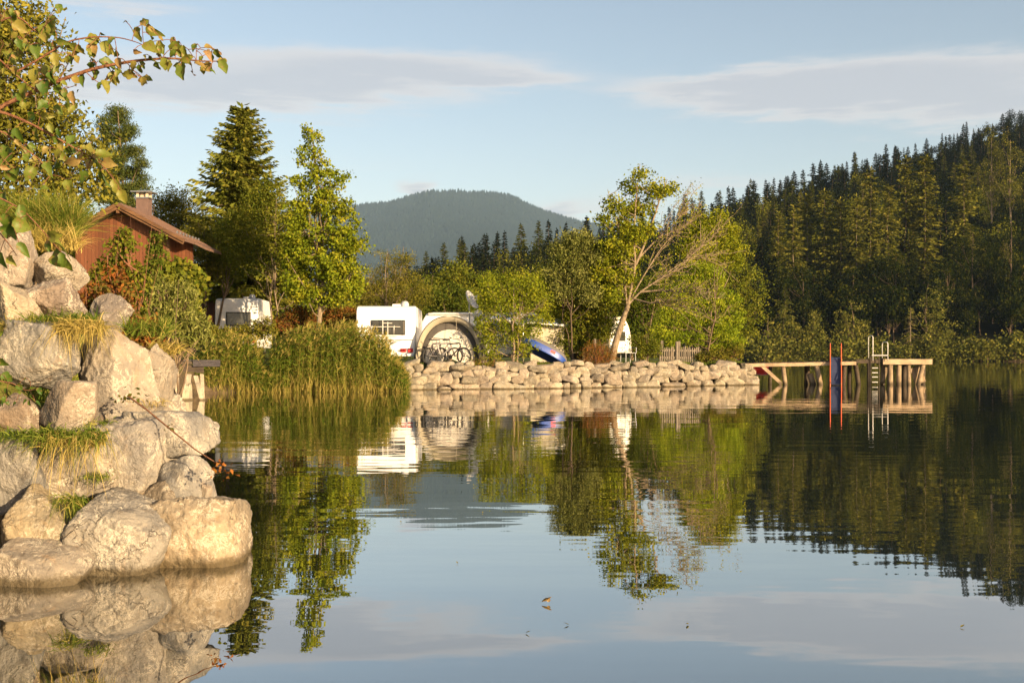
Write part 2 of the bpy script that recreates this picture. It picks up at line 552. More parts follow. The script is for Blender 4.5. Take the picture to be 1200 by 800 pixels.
M['cream'] = plain('cream canvas', (0.50, 0.44, 0.32), 0.85, 0.1, bump=0.02)
M['tan'] = plain('tan tent fabric', (0.34, 0.30, 0.225), 0.85, 0.1, var=.12, scale=2)
M['tentdark'] = plain('dark grey tent shade and pole', (0.10, 0.09, 0.08), 0.85, 0.1)  # tent interior's shade put into a colour; the pole uses it as well
M['tentlight'] = plain('pale grey tent fabric', (0.60, 0.55, 0.47), 0.85, 0.1, var=.08, scale=1.5)
M['glass'] = plain('tinted window glass', (0.05, 0.05, 0.045), 0.08, 0.8)
M['black'] = plain('black rubber', (0.025, 0.024, 0.022), 0.7, 0.3)
M['metal'] = plain('grey metal', (0.42, 0.41, 0.40), 0.35, 0.5, 0.8)
M['steel_white'] = plain('white painted steel', (0.58, 0.55, 0.49), 0.45, 0.4)
M['red'] = plain('red plastic', (0.55, 0.03, 0.025), 0.35, 0.5)
M['orange'] = plain('orange red painted steel', (0.72, 0.13, 0.04), 0.4, 0.4)
M['slide_blue'] = plain('blue slide sheet', (0.05, 0.06, 0.11), 0.5, 0.3)
M['blue'] = plain('blue boat hull', (0.02, 0.06, 0.28), 0.35, 0.5)
M['grey'] = plain('grey tarpaulin', (0.13, 0.12, 0.11), 0.7, 0.2, bump=0.02)
M['dish'] = plain('grey satellite dish', (0.45, 0.45, 0.45), 0.5, 0.4)
M['bike_silver'] = plain('silver bicycle paint', (0.20, 0.19, 0.19), 0.5, 0.4, 0.2)
M['rim'] = plain('dark bicycle rim', (0.08, 0.08, 0.08), 0.5, 0.4, 0.4)
M['bike_dark'] = plain('dark bicycle paint', (0.06, 0.05, 0.06), 0.35, 0.5, 0.2)
M['jetty_pale'] = woodmat('pale plank', (0.30, 0.21, 0.125), (0.46, 0.34, 0.22), 'x')
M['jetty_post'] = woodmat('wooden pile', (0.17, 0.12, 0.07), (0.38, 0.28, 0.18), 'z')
M['jetty_dark'] = woodmat('dark timber', (0.035, 0.026, 0.02), (0.10, 0.075, 0.05), 'x')
M['grey_plank'] = woodmat('weathered grey plank', (0.03, 0.027, 0.03), (0.08, 0.07, 0.075), 'x')
M['picket'] = woodmat('weathered picket wood', (0.11, 0.09, 0.07), (0.22, 0.185, 0.14), 'z')
M['roof_hut'] = plain('brown roof sheet', (0.15, 0.09, 0.065), 0.6, 0.3)
M['trim'] = woodmat('brown bargeboard', (0.09, 0.045, 0.022), (0.18, 0.095, 0.045), 'x')
M['chimney'] = plain('brown chimney cladding', (0.14, 0.09, 0.075), 0.7, 0.2)
M['brickpale'] = plain('pale chimney throat', (0.55, 0.45, 0.33), 0.8, 0.2)


def hut_boards():
    m, nt, out = new_mat('reddish vertical boards')
    tc = nt.new('ShaderNodeTexCoord').outputs['Object']
    sep = nt.new('ShaderNodeSeparateXYZ'); nt.link(tc, sep.inputs[0])
    xx = nt.math('ADD', sep.outputs[0], sep.outputs[1])
    cell = nt.math('FLOOR', nt.math('DIVIDE', xx, 0.17))
    wn = nt.new('ShaderNodeTexWhiteNoise', noise_dimensions='1D')
    nt.link(cell, wn.inputs['W'])
    fr = nt.math('FRACT', nt.math('DIVIDE', xx, 0.17))
    gap = nt.sstep(nt.math('ABSOLUTE', nt.math('SUBTRACT', fr, 0.5)), 0.44, 0.49)
    col = nt.mix(wn.outputs['Value'], (0.11, 0.042, 0.019), (0.19, 0.072, 0.032))
    g = nt.noise(nt.scalev(tc, (10, 10, 0.8)), 4.0, 5.0, 0.65)
    col = nt.mix(nt.math('MULTIPLY', nt.sstep(g, 0.4, 0.7), 0.5), col, (0.12, 0.04, 0.02))
    col = nt.mix(nt.math('MULTIPLY', gap, 0.8), col, (0.03, 0.012, 0.008))
    b = principled(nt, col, 0.75, 0.2)
    bp = nt.new('ShaderNodeBump'); bp.inputs['Strength'].default_value = 0.7; bp.inputs['Distance'].default_value = 0.015
    nt.link(nt.math('SUBTRACT', 1.0, gap), bp.inputs['Height']); nt.link(bp.outputs[0], b.inputs['Normal'])
    nt.link(b.outputs[0], out.inputs[0])
    return m
M['boards'] = hut_boards()


def ground_mat():
    m, nt, out = new_mat('grassy bank soil')
    pos = nt.new('ShaderNodeNewGeometry').outputs['Position']
    n1 = nt.noise(pos, 0.35, 5.0, 0.6); n2 = nt.noise(pos, 6.0, 6.0, 0.7)
    sep = nt.new('ShaderNodeSeparateXYZ'); nt.link(pos, sep.inputs[0])
    grass = nt.mix(nt.sstep(n1, 0.35, 0.65), (0.055, 0.085, 0.014), (0.12, 0.12, 0.025))
    soil = nt.mix(nt.sstep(n2, 0.3, 0.7), (0.06, 0.042, 0.025), (0.15, 0.11, 0.065))
    k = nt.sstep(nt.math('ADD', sep.outputs[2], nt.math('MULTIPLY', n2, 0.3)), 0.75, 1.1)
    col = nt.mix(k, soil, grass)
    col = nt.mix(nt.math('MULTIPLY', nt.sstep(n2, 0.5, 0.75), 0.4), col, (0.05, 0.05, 0.015))
    b = principled(nt, col, 0.95, 0.1)
    bp = nt.new('ShaderNodeBump'); bp.inputs['Strength'].default_value = 0.8; bp.inputs['Distance'].default_value = 0.08
    nt.link(n2, bp.inputs['Height']); nt.link(bp.outputs[0], b.inputs['Normal'])
    nt.link(b.outputs[0], out.inputs[0])
    return m
M['ground'] = ground_mat()


def forest_floor(name, c1, c2, sc):
    m, nt, out = new_mat(name)
    pos = nt.new('ShaderNodeNewGeometry').outputs['Position']
    n = nt.noise(pos, sc, 6.0, 0.65)
    b = principled(nt, nt.mix(nt.sstep(n, 0.35, 0.65), c1, c2), 0.95, 0.05)
    nt.link(b.outputs[0], out.inputs[0])
    return m
M['hill'] = forest_floor('forest floor', (0.005, 0.006, 0.003), (0.012, 0.013, 0.005), 0.06)
M['mountain'] = forest_floor('distant wooded slope', (0.012, 0.018, 0.012), (0.028, 0.034, 0.020), 0.006)
M['mountain_trees'] = leafmat('distant conifers', [(0, (0.007, 0.014, 0.013)), (1, (0.024, 0.034, 0.024))], 0.0)


def water_mat():
    m, nt, out = new_mat('lake water')
    geo = nt.new('ShaderNodeNewGeometry')
    pos = geo.outputs['Position']
    w1 = nt.noise(nt.scalev(pos, (0.9, 2.6, 1.0)), 1.0, 2.0, 0.5)
    w2 = nt.noise(nt.scalev(pos, (0.25, 0.8, 1.0)), 1.0, 1.0, 0.5)
    calm = nt.sstep(nt.noise(nt.scalev(pos, (0.02, 0.10, 1.0)), 1.0, 2.0, 0.5), 0.40, 0.62)
    h = nt.math('ADD', nt.math('MULTIPLY', w1, nt.math('ADD', 0.25, nt.math('MULTIPLY', calm, 0.75))), nt.math('MULTIPLY', w2, 1.6))
    bp = nt.new('ShaderNodeBump'); bp.inputs['Strength'].default_value = 1.0; bp.inputs['Distance'].default_value = WATER_AMP
    nt.link(h, bp.inputs['Height'])
    gl = nt.new('ShaderNodeBsdfGlossy'); gl.inputs['Roughness'].default_value = 0.0
    gl.inputs['Color'].default_value = (0.97, 0.97, 0.97, 1)
    nt.link(bp.outputs[0], gl.inputs['Normal'])
    df = principled(nt, (0.012, 0.016, 0.010), 0.6, 0.0)
    lw = nt.new('ShaderNodeLayerWeight'); lw.inputs['Blend'].default_value = 0.5
    fac = nt.ramp(lw.outputs['Facing'], [(0.0, (0.03,) * 3), (0.55, (0.22,) * 3), (0.75, (0.56,) * 3), (0.9, (0.74,) * 3), (1.0, (0.95,) * 3)])
    mx = nt.new('ShaderNodeMixShader')
    nt.link(fac, mx.inputs[0]); nt.link(df.outputs[0], mx.inputs[1]); nt.link(gl.outputs[0], mx.inputs[2])
    nt.link(mx.outputs[0], out.inputs[0])
    return m
WATER_AMP = 0.0035
M['water'] = water_mat()

HAZE_DENSITY = 3.9e-5
HAZE_COLOR = (0.48, 0.70, 1.0, 1.0)

# ------------------------------------------------------------------ the ground, hill, mountain and water
def P2(px, D):
    return ((px - CX) / F * D, D)

SHORE = [(-2.6, -60), (-2.6, 3), (-2.8, 5.6), P2(-30, 6.25), P2(92, 6.45), P2(150, 6.8), P2(262, 7.1), P2(225, 7.7), P2(190, 9), P2(190, 13), P2(192, 22), P2(196, 31.5),
         P2(232, 37.6), P2(300, 39.2), P2(460, 41.0), P2(478, 42.7), P2(560, 43.5), P2(640, 44.4), P2(760, 46.5), P2(866, 49.6), P2(884, 51.2), P2(886, 56),
         P2(876, 80), P2(868, 150), P2(866, 300), P2(1000, 297), P2(1200, 293), P2(1500, 286), (420, 270), (900, 240), (12000, 200), (12000, 12000), (-12000, 12000), (-12000, -60)]
SHORE = np.array(SHORE, dtype=float)


def shore_sd(x, y):
    """signed distance to the shoreline in plan, positive on land"""
    x = np.asarray(x, float).ravel(); y = np.asarray(y, float).ravel()
    best = np.full(x.shape, 1e18); inside = np.zeros(x.shape, bool)
    n = len(SHORE)
    for i in range(n):
        ax, ay = SHORE[i]; bx, by = SHORE[(i + 1) % n]
        dx, dy = bx - ax, by - ay
        t = np.clip(((x - ax) * dx + (y - ay) * dy) / (dx * dx + dy * dy), 0, 1)
        best = np.minimum(best, (x - ax - t * dx) ** 2 + (y - ay - t * dy) ** 2)
        if by != ay:
            c = ((ay > y) != (by > y)) & (x < (bx - ax) * (y - ay) / (by - ay) + ax)
            inside ^= c
    d = np.sqrt(best)
    return np.where(inside, d, -d)


def ground_h(x, y):
    x = np.asarray(x, float).ravel(); y = np.asarray(y, float).ravel()
    sd = shore_sd(x, y)
    nz = fbm(np.stack([x * 0.9, y * 0.9, 0 * x], -1), 3, 5)
    camp = smooth01((y - 33) / 5.0)
    zl = np.clip(sd, 0, None) * 0.95
    zl = np.minimum(zl, 1.75 + 0.08 * np.clip(sd - 2, 0, 8)) + 0.10 * nz * smooth01(sd / 1.0)
    rise = smooth01((-x - 9) / 12.0) * smooth01((y - 36) / 10)
    zc = 0.97 * smooth01(sd / 0.6) + 0.02 * nz + 1.1 * rise * smooth01(sd / 6.0) + 0.003 * np.clip(sd - 20, 0, 300)
    z = zl * (1 - camp) + zc * camp
    under = np.maximum(-3.0, sd * 0.8)
    return np.where(sd > 0, z, under)


def gz(x, y):
    return float(ground_h([x], [y])[0])


def build_ground():
    a1 = np.radians(np.concatenate([np.linspace(-180, -40, 60)[:-1], np.linspace(-40, 40, 480), np.linspace(40, 180, 60)[1:]]))
    r = [1.5]
    while r[-1] < 10400:
        k = 1.012 if 5 < r[-1] < 9 else (1.006 if 36 < r[-1] < 56 else 1.035)
        r.append(r[-1] * k)
    r = np.array(r)
    A, Rr = np.meshgrid(a1, r)
    x, y = (np.sin(A) * Rr).ravel(), (np.cos(A) * Rr).ravel()
    z = ground_h(x, y)
    nA, nR = len(a1), len(r)
    i = (np.arange(nR - 1)[:, None] * nA + np.arange(nA - 1)[None, :])
    Q = np.stack([i, i + 1, i + nA + 1, i + nA], -1).reshape(-1, 4)
    V = np.stack([x, y, z], -1)
    cidx = len(V)
    V = np.concatenate([V, [[0, 0, -1.2]]])
    T = np.stack([np.full(nA - 1, cidx), np.arange(1, nA), np.arange(nA - 1)], -1)
    o = mesh_np('ground', V, [Q[:, ::-1], T[:, ::-1]], M['ground'], smooth=True)
    tag(o, 'grassy lake bank and campsite ground behind the stones', 'ground', kind='structure')
build_ground()

# the wooded hill across the lake: ridge given by columns
RX = np.array([380, 450, 520, 600, 700, 760, 820, 900, 1000, 1100, 1200, 1350, 1600, 1900.])
RY = np.array([345, 332, 302, 288, 268, 258, 241, 216, 193, 164, 127, 92, 60, 50.])
RD = np.array([520, 520, 520, 520, 540, 560, 600, 640, 700, 740, 760, 780, 800, 800.])
TREE_H = 14.0
HD0 = 301.0


def hill_h(px, D):
    px = np.asarray(px, float); D = np.asarray(D, float)
    d1 = np.interp(px, RX, RD); yt = np.interp(px, RX, RY)
    zr = (HY - yt) / F * d1 + CH - TREE_H
    t = (D - HD0) / (d1 - HD0)
    s = np.where(t < 1, np.clip(t, 0, 1) ** 0.92, 1 - 0.25 * (t - 1))
    p = np.stack([px * 0.012, D * 0.012, 0 * px], -1).reshape(-1, 3)
    n = fbm(p, 3, 31).reshape(px.shape)
    return np.where(t > 0, np.maximum(zr, 2.0) * s + n * 9 * np.clip(t * 2, 0, 1) * np.clip(1.3 - t, 0, 1) + 0.6, -0.5 + t * 10)


def build_hill():
    px = np.arange(380, 1901, 8.0)
    t = np.linspace(-0.02, 1.8, 60)
    PX, T = np.meshgrid(px, t)
    D = HD0 + T * (np.interp(PX, RX, RD) - HD0)
    z = hill_h(PX, D)
    V = np.stack([(PX - CX) / F * D, D, z], -1).reshape(-1, 3)
    n = len(px)
    i = (np.arange(len(t) - 1)[:, None] * n + np.arange(n - 1)[None, :])
    Q = np.stack([i, i + 1, i + n + 1, i + n], -1).reshape(-1, 4)
    tag(mesh_np('hill', V, Q, M['hill'], smooth=True), 'wooded hill rising on the far side of the lake', 'hill', kind='structure')
build_hill()

MX = np.array([-900, -300, 100, 300, 380, 425, 450, 480, 500, 540, 580, 600, 640, 680, 720, 800, 900, 1100.])
MY = np.array([330, 280, 262, 250, 245, 239, 237, 230, 225, 223, 224, 228, 247, 260, 264, 275, 300, 330.])
MD = 8600.0
MF = 4600.0


def mountain_h(px, t):
    zr = (HY - np.interp(px, MX, MY)) / F * MD - 14
    D = MF + t * (MD - MF)
    X = (px - CX) / F * D
    p = np.stack([X * 0.0012, D * 0.0009, 0 * X], -1).reshape(-1, 3)
    n = fbm(p, 4, 71, ridged=True).reshape(px.shape)
    s = np.where(t < 1, np.clip(t, 0, 1) ** 1.15, 1 - 0.6 * (t - 1))
    return zr * s + n * 120 * np.clip(t * 1.5, 0, 1) * np.clip(1 - np.abs(t - 0.45) * 1.7, 0, 1) - 2


def build_mountain():
    px = np.arange(-900, 1101, 5.0)
    t = np.linspace(0, 1.4, 70)
    PX, T = np.meshgrid(px, t)
    D = MF + T * (MD - MF)
    z = mountain_h(PX, T)
    V = np.stack([(PX - CX) / F * D, D, z], -1).reshape(-1, 3)
    n = len(px)
    i = (np.arange(len(t) - 1)[:, None] * n + np.arange(n - 1)[None, :])
    Q = np.stack([i, i + 1, i + n + 1, i + n], -1).reshape(-1, 4)
    tag(mesh_np('mountain', V, Q, M['mountain'], smooth=True), 'blue hazy wooded mountain on the horizon', 'mountain', kind='structure')
    rng = np.random.default_rng(8)
    N = 42000
    px = rng.uniform(330, 800, N); t = rng.uniform(0.1, 1.03, N)
    D = MF + t * (MD - MF)
    z = mountain_h(px, t)
    X = (px - CX) / F * D
    cl = fbm(np.stack([X * 0.003, D * 0.003, 0 * X], -1), 3, 5)
    h = rng.uniform(22, 40, N) * (1 + 0.3 * cl); w = h * rng.uniform(0.22, 0.36, N)
    base = np.stack([X, D, z - 2], -1)
    a0 = rng.uniform(0, 6.28, N)
    V = [base + np.stack([0 * h, 0 * h, h], -1)]
    for k in range(4):
        V.append(base + np.stack([np.cos(a0 + k * 1.5708) * w, np.sin(a0 + k * 1.5708) * w, 0 * h], -1))
    V = np.stack(V, 1).reshape(-1, 3)
    i = np.arange(N)[:, None] * 5
    T = np.concatenate([np.concatenate([i, i + 1 + k, i + 1 + (k + 1) % 4], 1) for k in range(4)])
    tint = np.repeat(np.clip(rng.uniform(0, 1, N) * 0.6 + 0.4 * (cl + 0.5), 0, 1), 5)
    tag(mesh_np('distant_forest', V, T, M['mountain_trees'], tint=tint), 'dense forest covering the distant mountain', 'forest', kind='stuff')
build_mountain()


def build_water():
    me = MB()
    me.add([(-9000, -3000, 0), (9000, -3000, 0), (9000, 4000, 0), (-9000, 4000, 0)], [(0, 1, 2, 3)])
    o = me.build('water', M['water'])
    tag(o, 'calm lake surface mirroring trees and evening sky', 'water', kind='structure')
build_water()

if HAZE_DENSITY > 0:
    hb = MB().box((0, 0, 700), (21400, 21400, 1416)).build('haze', None)
    tag(hb, 'thin evening haze over the lake and hills', 'haze', kind='stuff')
    m, nt, out = new_mat('evening air')
    pv = nt.new('ShaderNodeVolumePrincipled')
    pv.inputs['Color'].default_value = HAZE_COLOR
    pv.inputs['Density'].default_value = HAZE_DENSITY
    pv.inputs['Anisotropy'].default_value = 0.0
    nt.link(pv.outputs[0], out.inputs['Volume'])
    hb.data.materials.append(m)


# ------------------------------------------------------------------ foliage generators
def leaf_geo(P, size, rng, aspect=0.55, bias=None, fold=0.15, flat=None):
    """one folded rhombic leaf per point -> V (4n,3), Q (n,4)"""
    n = len(P)
    d = unit(rng, n)
    if bias is not None: d = d + np.asarray(bias)
    d /= np.linalg.norm(d, axis=1, keepdims=True) + 1e-9
    q = unit(rng, n)
    if flat is not None: q[:, 2] *= flat
    a = np.cross(d, q); a /= np.linalg.norm(a, axis=1, keepdims=True) + 1e-9
    nn = np.cross(d, a)
    L = np.asarray(size) * rng.uniform(0.65, 1.3, n)
    L = L[:, None]
    V = np.stack([P - d * L * 0.5, P + a * L * aspect * 0.5 + nn * L * fold - d * L * 0.08, P + d * L * 0.5, P - a * L * aspect * 0.5 + nn * L * fold - d * L * 0.08], 1).reshape(-1, 3)
    i = np.arange(n)[:, None] * 4
    return V, np.concatenate([i, i + 1, i + 2, i + 3], 1)


def blade_geo(B, d0, L, W, droop, rng, segs=3):
    """thin curved blades -> V, Q.  B bases (n,3), d0 unit directions, droop = fall of the tip per unit length"""
    n = len(B)
    side = np.cross(d0, unit(rng, n)); side /= np.linalg.norm(side, axis=1, keepdims=True) + 1e-9
    V = np.zeros((n, segs + 1, 2, 3))
    for k in range(segs + 1):
        t = k / segs
        c = B + d0 * (L * t)[:, None]
        c = c.copy(); c[:, 2] -= droop * L * t * t
        w = (W * (1 - t ** 1.5) + 0.0003)[:, None] * 0.5
        V[:, k, 0] = c - side * w; V[:, k, 1] = c + side * w
    i = np.arange(n)[:, None] * (segs + 1) * 2
    Q = [np.concatenate([i + 2*k, i + 2*k + 1, i + 2*k + 3, i + 2*k + 2], 1) for k in range(segs)]
    return V.reshape(-1, 3), np.concatenate(Q)


def join(parts):
    Vs, Qs, off = [], [], 0
    for V, Q in parts:
        Vs.append(V); Qs.append(Q + off); off += len(V)
    return np.concatenate(Vs), np.concatenate(Qs)


def curve(p0, p1, bend, rng, n=6, jit=0.04):
    """a branch from p0 to p1 bowed by the vector bend"""
    p0, p1 = np.asarray(p0, float), np.asarray(p1, float)
    t = np.linspace(0, 1, n)[:, None]
    L = np.linalg.norm(p1 - p0)
    P = p0 + (p1 - p0) * t + np.asarray(bend) * (4 * t * (1 - t))
    w = rng.normal(size=(n, 3)) * jit * L * (t * (1 - t) * 4)
    return P + w


def tree_parts(lobes, n_leaf, leaf, rng, per=26, cs=0.30, aspect=0.55, bias=None, shell=0.45, flat=None):
    """lobes: rows of (x,y,z,rx,ry,rz) in metres -> leaf points and cluster centres"""
    lobes = np.asarray(lobes, float)
    w = (lobes[:, 3] * lobes[:, 4] * lobes[:, 5]) ** 0.75
    k = max(3, int(n_leaf / per))
    li = rng.choice(len(lobes), k, p=w / w.sum())
    r = rng.uniform(0, 1, k) ** shell
    c = lobes[li, :3] + unit(rng, k) * r[:, None] * lobes[li, 3:6]
    pts = np.repeat(c, per, 0) + rng.normal(size=(k * per, 3)) * cs * np.array([1, 1, 0.75])
    V, Q = leaf_geo(pts, leaf, rng, aspect, bias, flat=flat)
    ct = rng.uniform(0, 1, k)
    tint = np.clip(np.repeat(ct, per) * 0.55 + rng.uniform(0, 1, k * per) * 0.45, 0, 1)
    return V, Q, np.repeat(tint, 4), c


def broadleaf(name, label, cat, base, lobes, n_leaf=6000, leaf=0.11, mat='leaf_mid', bark='bark', r0=0.13, top=None, limbs=18, seed=1,
              group=None, per=26, cs=0.30, aspect=0.55, bias=None, shell=0.45, stems=1, foliage='crown', wood='trunk', D=None, lean=None, flat=None, twigs=True):
    """lobes in photo pixels (px,py,rx,ry[,dD]) at depth D, turned into metres; base = (px, D)"""
    rng = np.random.default_rng(seed)
    cs, per = cs * 0.72, int(per * 1.45)
    bx, by = (base[0] - CX) / F * base[1], base[1]
    bz = gz(bx, by) - 0.03
    b0 = np.array([bx, by, bz])
    L = []
    for lb in lobes:
        dd = base[1] + (lb[4] if len(lb) > 4 else 0)
        c = at(lb[0], lb[1], dd); rx, rz = lb[2] / F * dd, lb[3] / F * dd
        L.append([*c, rx, (rx * 0.6 + rz * 0.3), rz])
    V, Q, tint, cl = tree_parts(L, n_leaf, leaf, rng, per, cs, aspect, bias, shell, flat)
    t = thing(name, label, cat, b0, 0, group)
    mesh_np(foliage, V, Q, M[mat], t, tint, origin=b0)
    topp = at(top[0], top[1], base[1]) if top is not None else np.array([bx, by, bz + (max(l[2] for l in L) - bz) * 0.9])
    polys, rad = [], []
    trunks = []
    for s in range(stems):
        e = topp + (rng.normal(size=3) * np.array([0.10, 0.10, 0.05]) * (topp[2] - bz) if stems > 1 and s else 0)
        st = b0 + (rng.normal(size=3) * np.array([0.12, 0.12, 0]) if s else 0)
        p = curve(st, e, rng.normal(size=3) * 0.03 * (topp[2] - bz) if lean is None else lean, rng, 9, 0.012)
        rr = r0 * (1 - 0.88 * np.linspace(0, 1, 9) ** 0.8) * (1 if s == 0 else rng.uniform(.6, .9))
        rr[0] *= 1.25
        polys.append(p); rad.append(rr); trunks.append((p, rr))
    order = rng.permutation(len(cl))[:limbs]
    limbsP = []
    for j in order:
        p, rr = trunks[rng.integers(len(trunks))]
        zrel = (cl[j, 2] - bz) / max(0.1, topp[2] - bz)
        f = np.clip(zrel * 0.55 + rng.uniform(-0.1, 0.1) + 0.05, 0.12, 0.9) * 8
        i = int(f); q = p[i] + (p[min(8, i + 1)] - p[i]) * (f - i)
        ln = np.linalg.norm(cl[j] - q)
        c_ = curve(q, cl[j], np.array([0, 0, -0.08 * ln]), rng, 6, 0.03)
        ra = np.linspace(min(rr[i] * 0.6, 0.02 + ln * 0.012), 0.006, 6)
        polys.append(c_); rad.append(ra); limbsP.append(c_)
    if twigs and limbsP:
        rest = rng.permutation(len(cl))[:limbs * 3]
        ends = np.array([l[3] for l in limbsP])
        for j in rest:
            d = np.linalg.norm(ends - cl[j], axis=1); k = int(d.argmin())
            if d[k] > 0.15:
                polys.append(curve(ends[k], cl[j], np.zeros(3), rng, 4, 0.04)); rad.append(np.linspace(0.010, 0.004, 4))
    tubes_np(wood, polys, rad, M[bark], t, 6, origin=b0)
    return t


def conifer_geo(H, Rb, whorls, nbr, nsp, rng, droop=0.30, t0=0.06, power=0.85, spray=0.34, width=0.5, jitter=0.25, up_tip=0.12, sparse=0.0):
    """needle sprays of a conifer standing at the origin -> V, Q, tint, branch polylines"""
    Pn, Dn, Ln, tn = [], [], [], []
    bp, br = [], []
    for w in range(whorls):
        t = t0 + (1 - t0) * (w + rng.uniform(-0.3, 0.3)) / whorls
        t = min(max(t, t0), 0.985)
        Lw = Rb * (1 - t) ** power
        for b in range(nbr):
            if rng.uniform() < sparse: continue
            az = rng.uniform(0, 2 * math.pi)
            t = min(max(t0 + (1 - t0) * (w + rng.uniform(-1.2, 1.2)) / whorls, t0), 0.985)
            Lw = Rb * (1 - t) ** power
            L = Lw * rng.uniform(1 - jitter * 1.6, 1 + jitter * 0.6) + 0.02 * H
            o = np.array([math.cos(az), math.sin(az), 0]); sd = np.array([-o[1], o[0], 0])
            z0 = H * t
            dr = droop * rng.uniform(0.6, 1.4) * (1 - 0.7 * t)
            bt = rng.uniform(0, 1)
            for k in range(nsp):
                s = (k + rng.uniform(0.2, 0.9)) / nsp
                p = o * (L * s) + np.array([0, 0, z0 - dr * L * s + up_tip * L * s * s])
                sg = rng.choice([-1, 1])
                d = o * rng.uniform(0.5, 1.0) + sd * sg * rng.uniform(0.2, 0.9) + np.array([0, 0, rng.uniform(-0.75, 0.05)])
                Pn.append(p); Dn.append(d); Ln.append(L * spray * (1.15 - 0.55 * s) * rng.uniform(0.7, 1.25) + 0.012 * H); tn.append(0.5 * bt + 0.5 * rng.uniform())
            bp.append((z0, o, L, dr))
    for k in range(10):                                            # the leader
        Pn.append(np.array([0, 0, H * (0.93 + 0.075 * k / 10)])); Dn.append(rng.normal(size=3) * 0.5 + np.array([0, 0, 0.7])); Ln.append(0.035 * H); tn.append(rng.uniform())
    P, d, L = np.array(Pn), np.array(Dn), np.array(Ln)
    d /= np.linalg.norm(d, axis=1, keepdims=True)
    n = len(P)
    up = np.array([0, 0, 0.45]) + rng.normal(size=(n, 3)) * 0.75
    a = np.cross(d, up); a /= np.linalg.norm(a, axis=1, keepdims=True) + 1e-9
    nn = np.cross(a, d)
    l = L[:, None]
    V = np.stack([P, P + d * l * 0.55 + a * l * width * 0.5 - nn * l * 0.08, P + d * l, P + d * l * 0.55 - a * l * width * 0.5 - nn * l * 0.08], 1).reshape(-1, 3)
    i = np.arange(n)[:, None] * 4
    return V, np.concatenate([i, i + 1, i + 2, i + 3], 1), np.repeat(np.array(tn), 4), bp


def conifer(name, label, base, H, Rb, whorls=34, nbr=8, nsp=7, mat='needle', bark='bark_dark', seed=1, group=None, cat='tree', z=None, r0=None, limbs=60, **kw):
    rng = np.random.default_rng(seed)
    bx, by = base
    bz = (gz(bx, by) if z is None else z) - 0.05
    V, Q, tint, bp = conifer_geo(H, Rb, whorls, nbr, nsp, rng, **kw)
    t = thing(name, label, cat, (bx, by, bz), 0, group)
    mesh_np('crown', V, Q, M[mat], t, tint)
    r0 = r0 or H * 0.014
    zz = np.linspace(0, H * 0.98, 8)
    polys = [np.stack([rng.normal(size=8) * 0.004 * H, rng.normal(size=8) * 0.004 * H, zz], -1)]
    rad = [r0 * (1 - 0.95 * zz / H)]
    for z0, o, L, dr in [bp[i] for i in rng.permutation(len(bp))[:limbs]]:
        s = np.linspace(0, 0.9, 4)[:, None]
        polys.append(np.array([0, 0, z0]) + o * L * s + np.array([0, 0, -1]) * dr * L * s)
        rad.append(np.linspace(r0 * 0.22, r0 * 0.05, 4))
    tubes_np('trunk', polys, rad, M[bark], t, 6)
    return t


# ------------------------------------------------------------------ the forest on the hill
def broad_proto(name, label, H, Wd, n_leaf, leaf, mat, seed, bark='bark', group=None, per=14, trunk=0.25, cat='tree'):
    """a broadleaf tree at the origin, for copying"""
    rng = np.random.default_rng(seed)
    L = []
    for k in range(7):
        a = rng.uniform(0, 6.28); q = rng.uniform(0.1, 0.55)
        z = H * rng.uniform(trunk + 0.12, 0.80); f = 1 - 0.5 * abs((z / H) - 0.5)
        L.append([math.cos(a) * q * Wd * 0.5 * f, math.sin(a) * q * Wd * 0.5 * f, z, Wd * 0.30, Wd * 0.30, H * 0.17])
    L.append([0, 0, H * 0.84, Wd * 0.2, Wd * 0.2, H * 0.16])
    V, Q, tint, cl = tree_parts(L, n_leaf, leaf, rng, per, leaf * 1.6, 0.75, None, 0.4)
    t = thing(name, label, cat, (0, 0, 0), 0, group)
    mesh_np('crown', V, Q, M[mat], t, tint)
    polys = [curve((0, 0, 0), (0.02 * H, 0, H * 0.85), rng.normal(size=3) * 0.02 * H, rng, 7, 0.01)]; rad = [np.linspace(H * 0.014, H * 0.003, 7)]
    for j in rng.permutation(len(cl))[:14]:
        q = polys[0][min(6, max(1, int(cl[j, 2] / H * 4.5)))]
        polys.append(curve(q, cl[j], (0, 0, -0.02 * H), rng, 5, 0.03)); rad.append(np.linspace(H * 0.005, H * 0.0015, 5))
    tubes_np('trunk', polys, rad, M[bark], t, 5)
    return t


def proto_data(t):
    for ch in t.children:
        if ch.name.startswith('crown'):
            me = ch.data
            V = np.zeros(len(me.vertices) * 3, np.float32); me.vertices.foreach_get('co', V)
            Q = np.zeros(len(me.loops), np.int32); me.loops.foreach_get('vertex_index', Q)
            a = np.zeros(len(me.vertices), np.float32); me.attributes['tint'].data.foreach_get('value', a)
            return V.reshape(-1, 3), Q.reshape(-1, 4), a


SPR_LABEL = 'spruce in the dense forest climbing the hill across the lake'
BRO_LABEL = 'broadleaf tree in the dense forest on the hill across the lake'


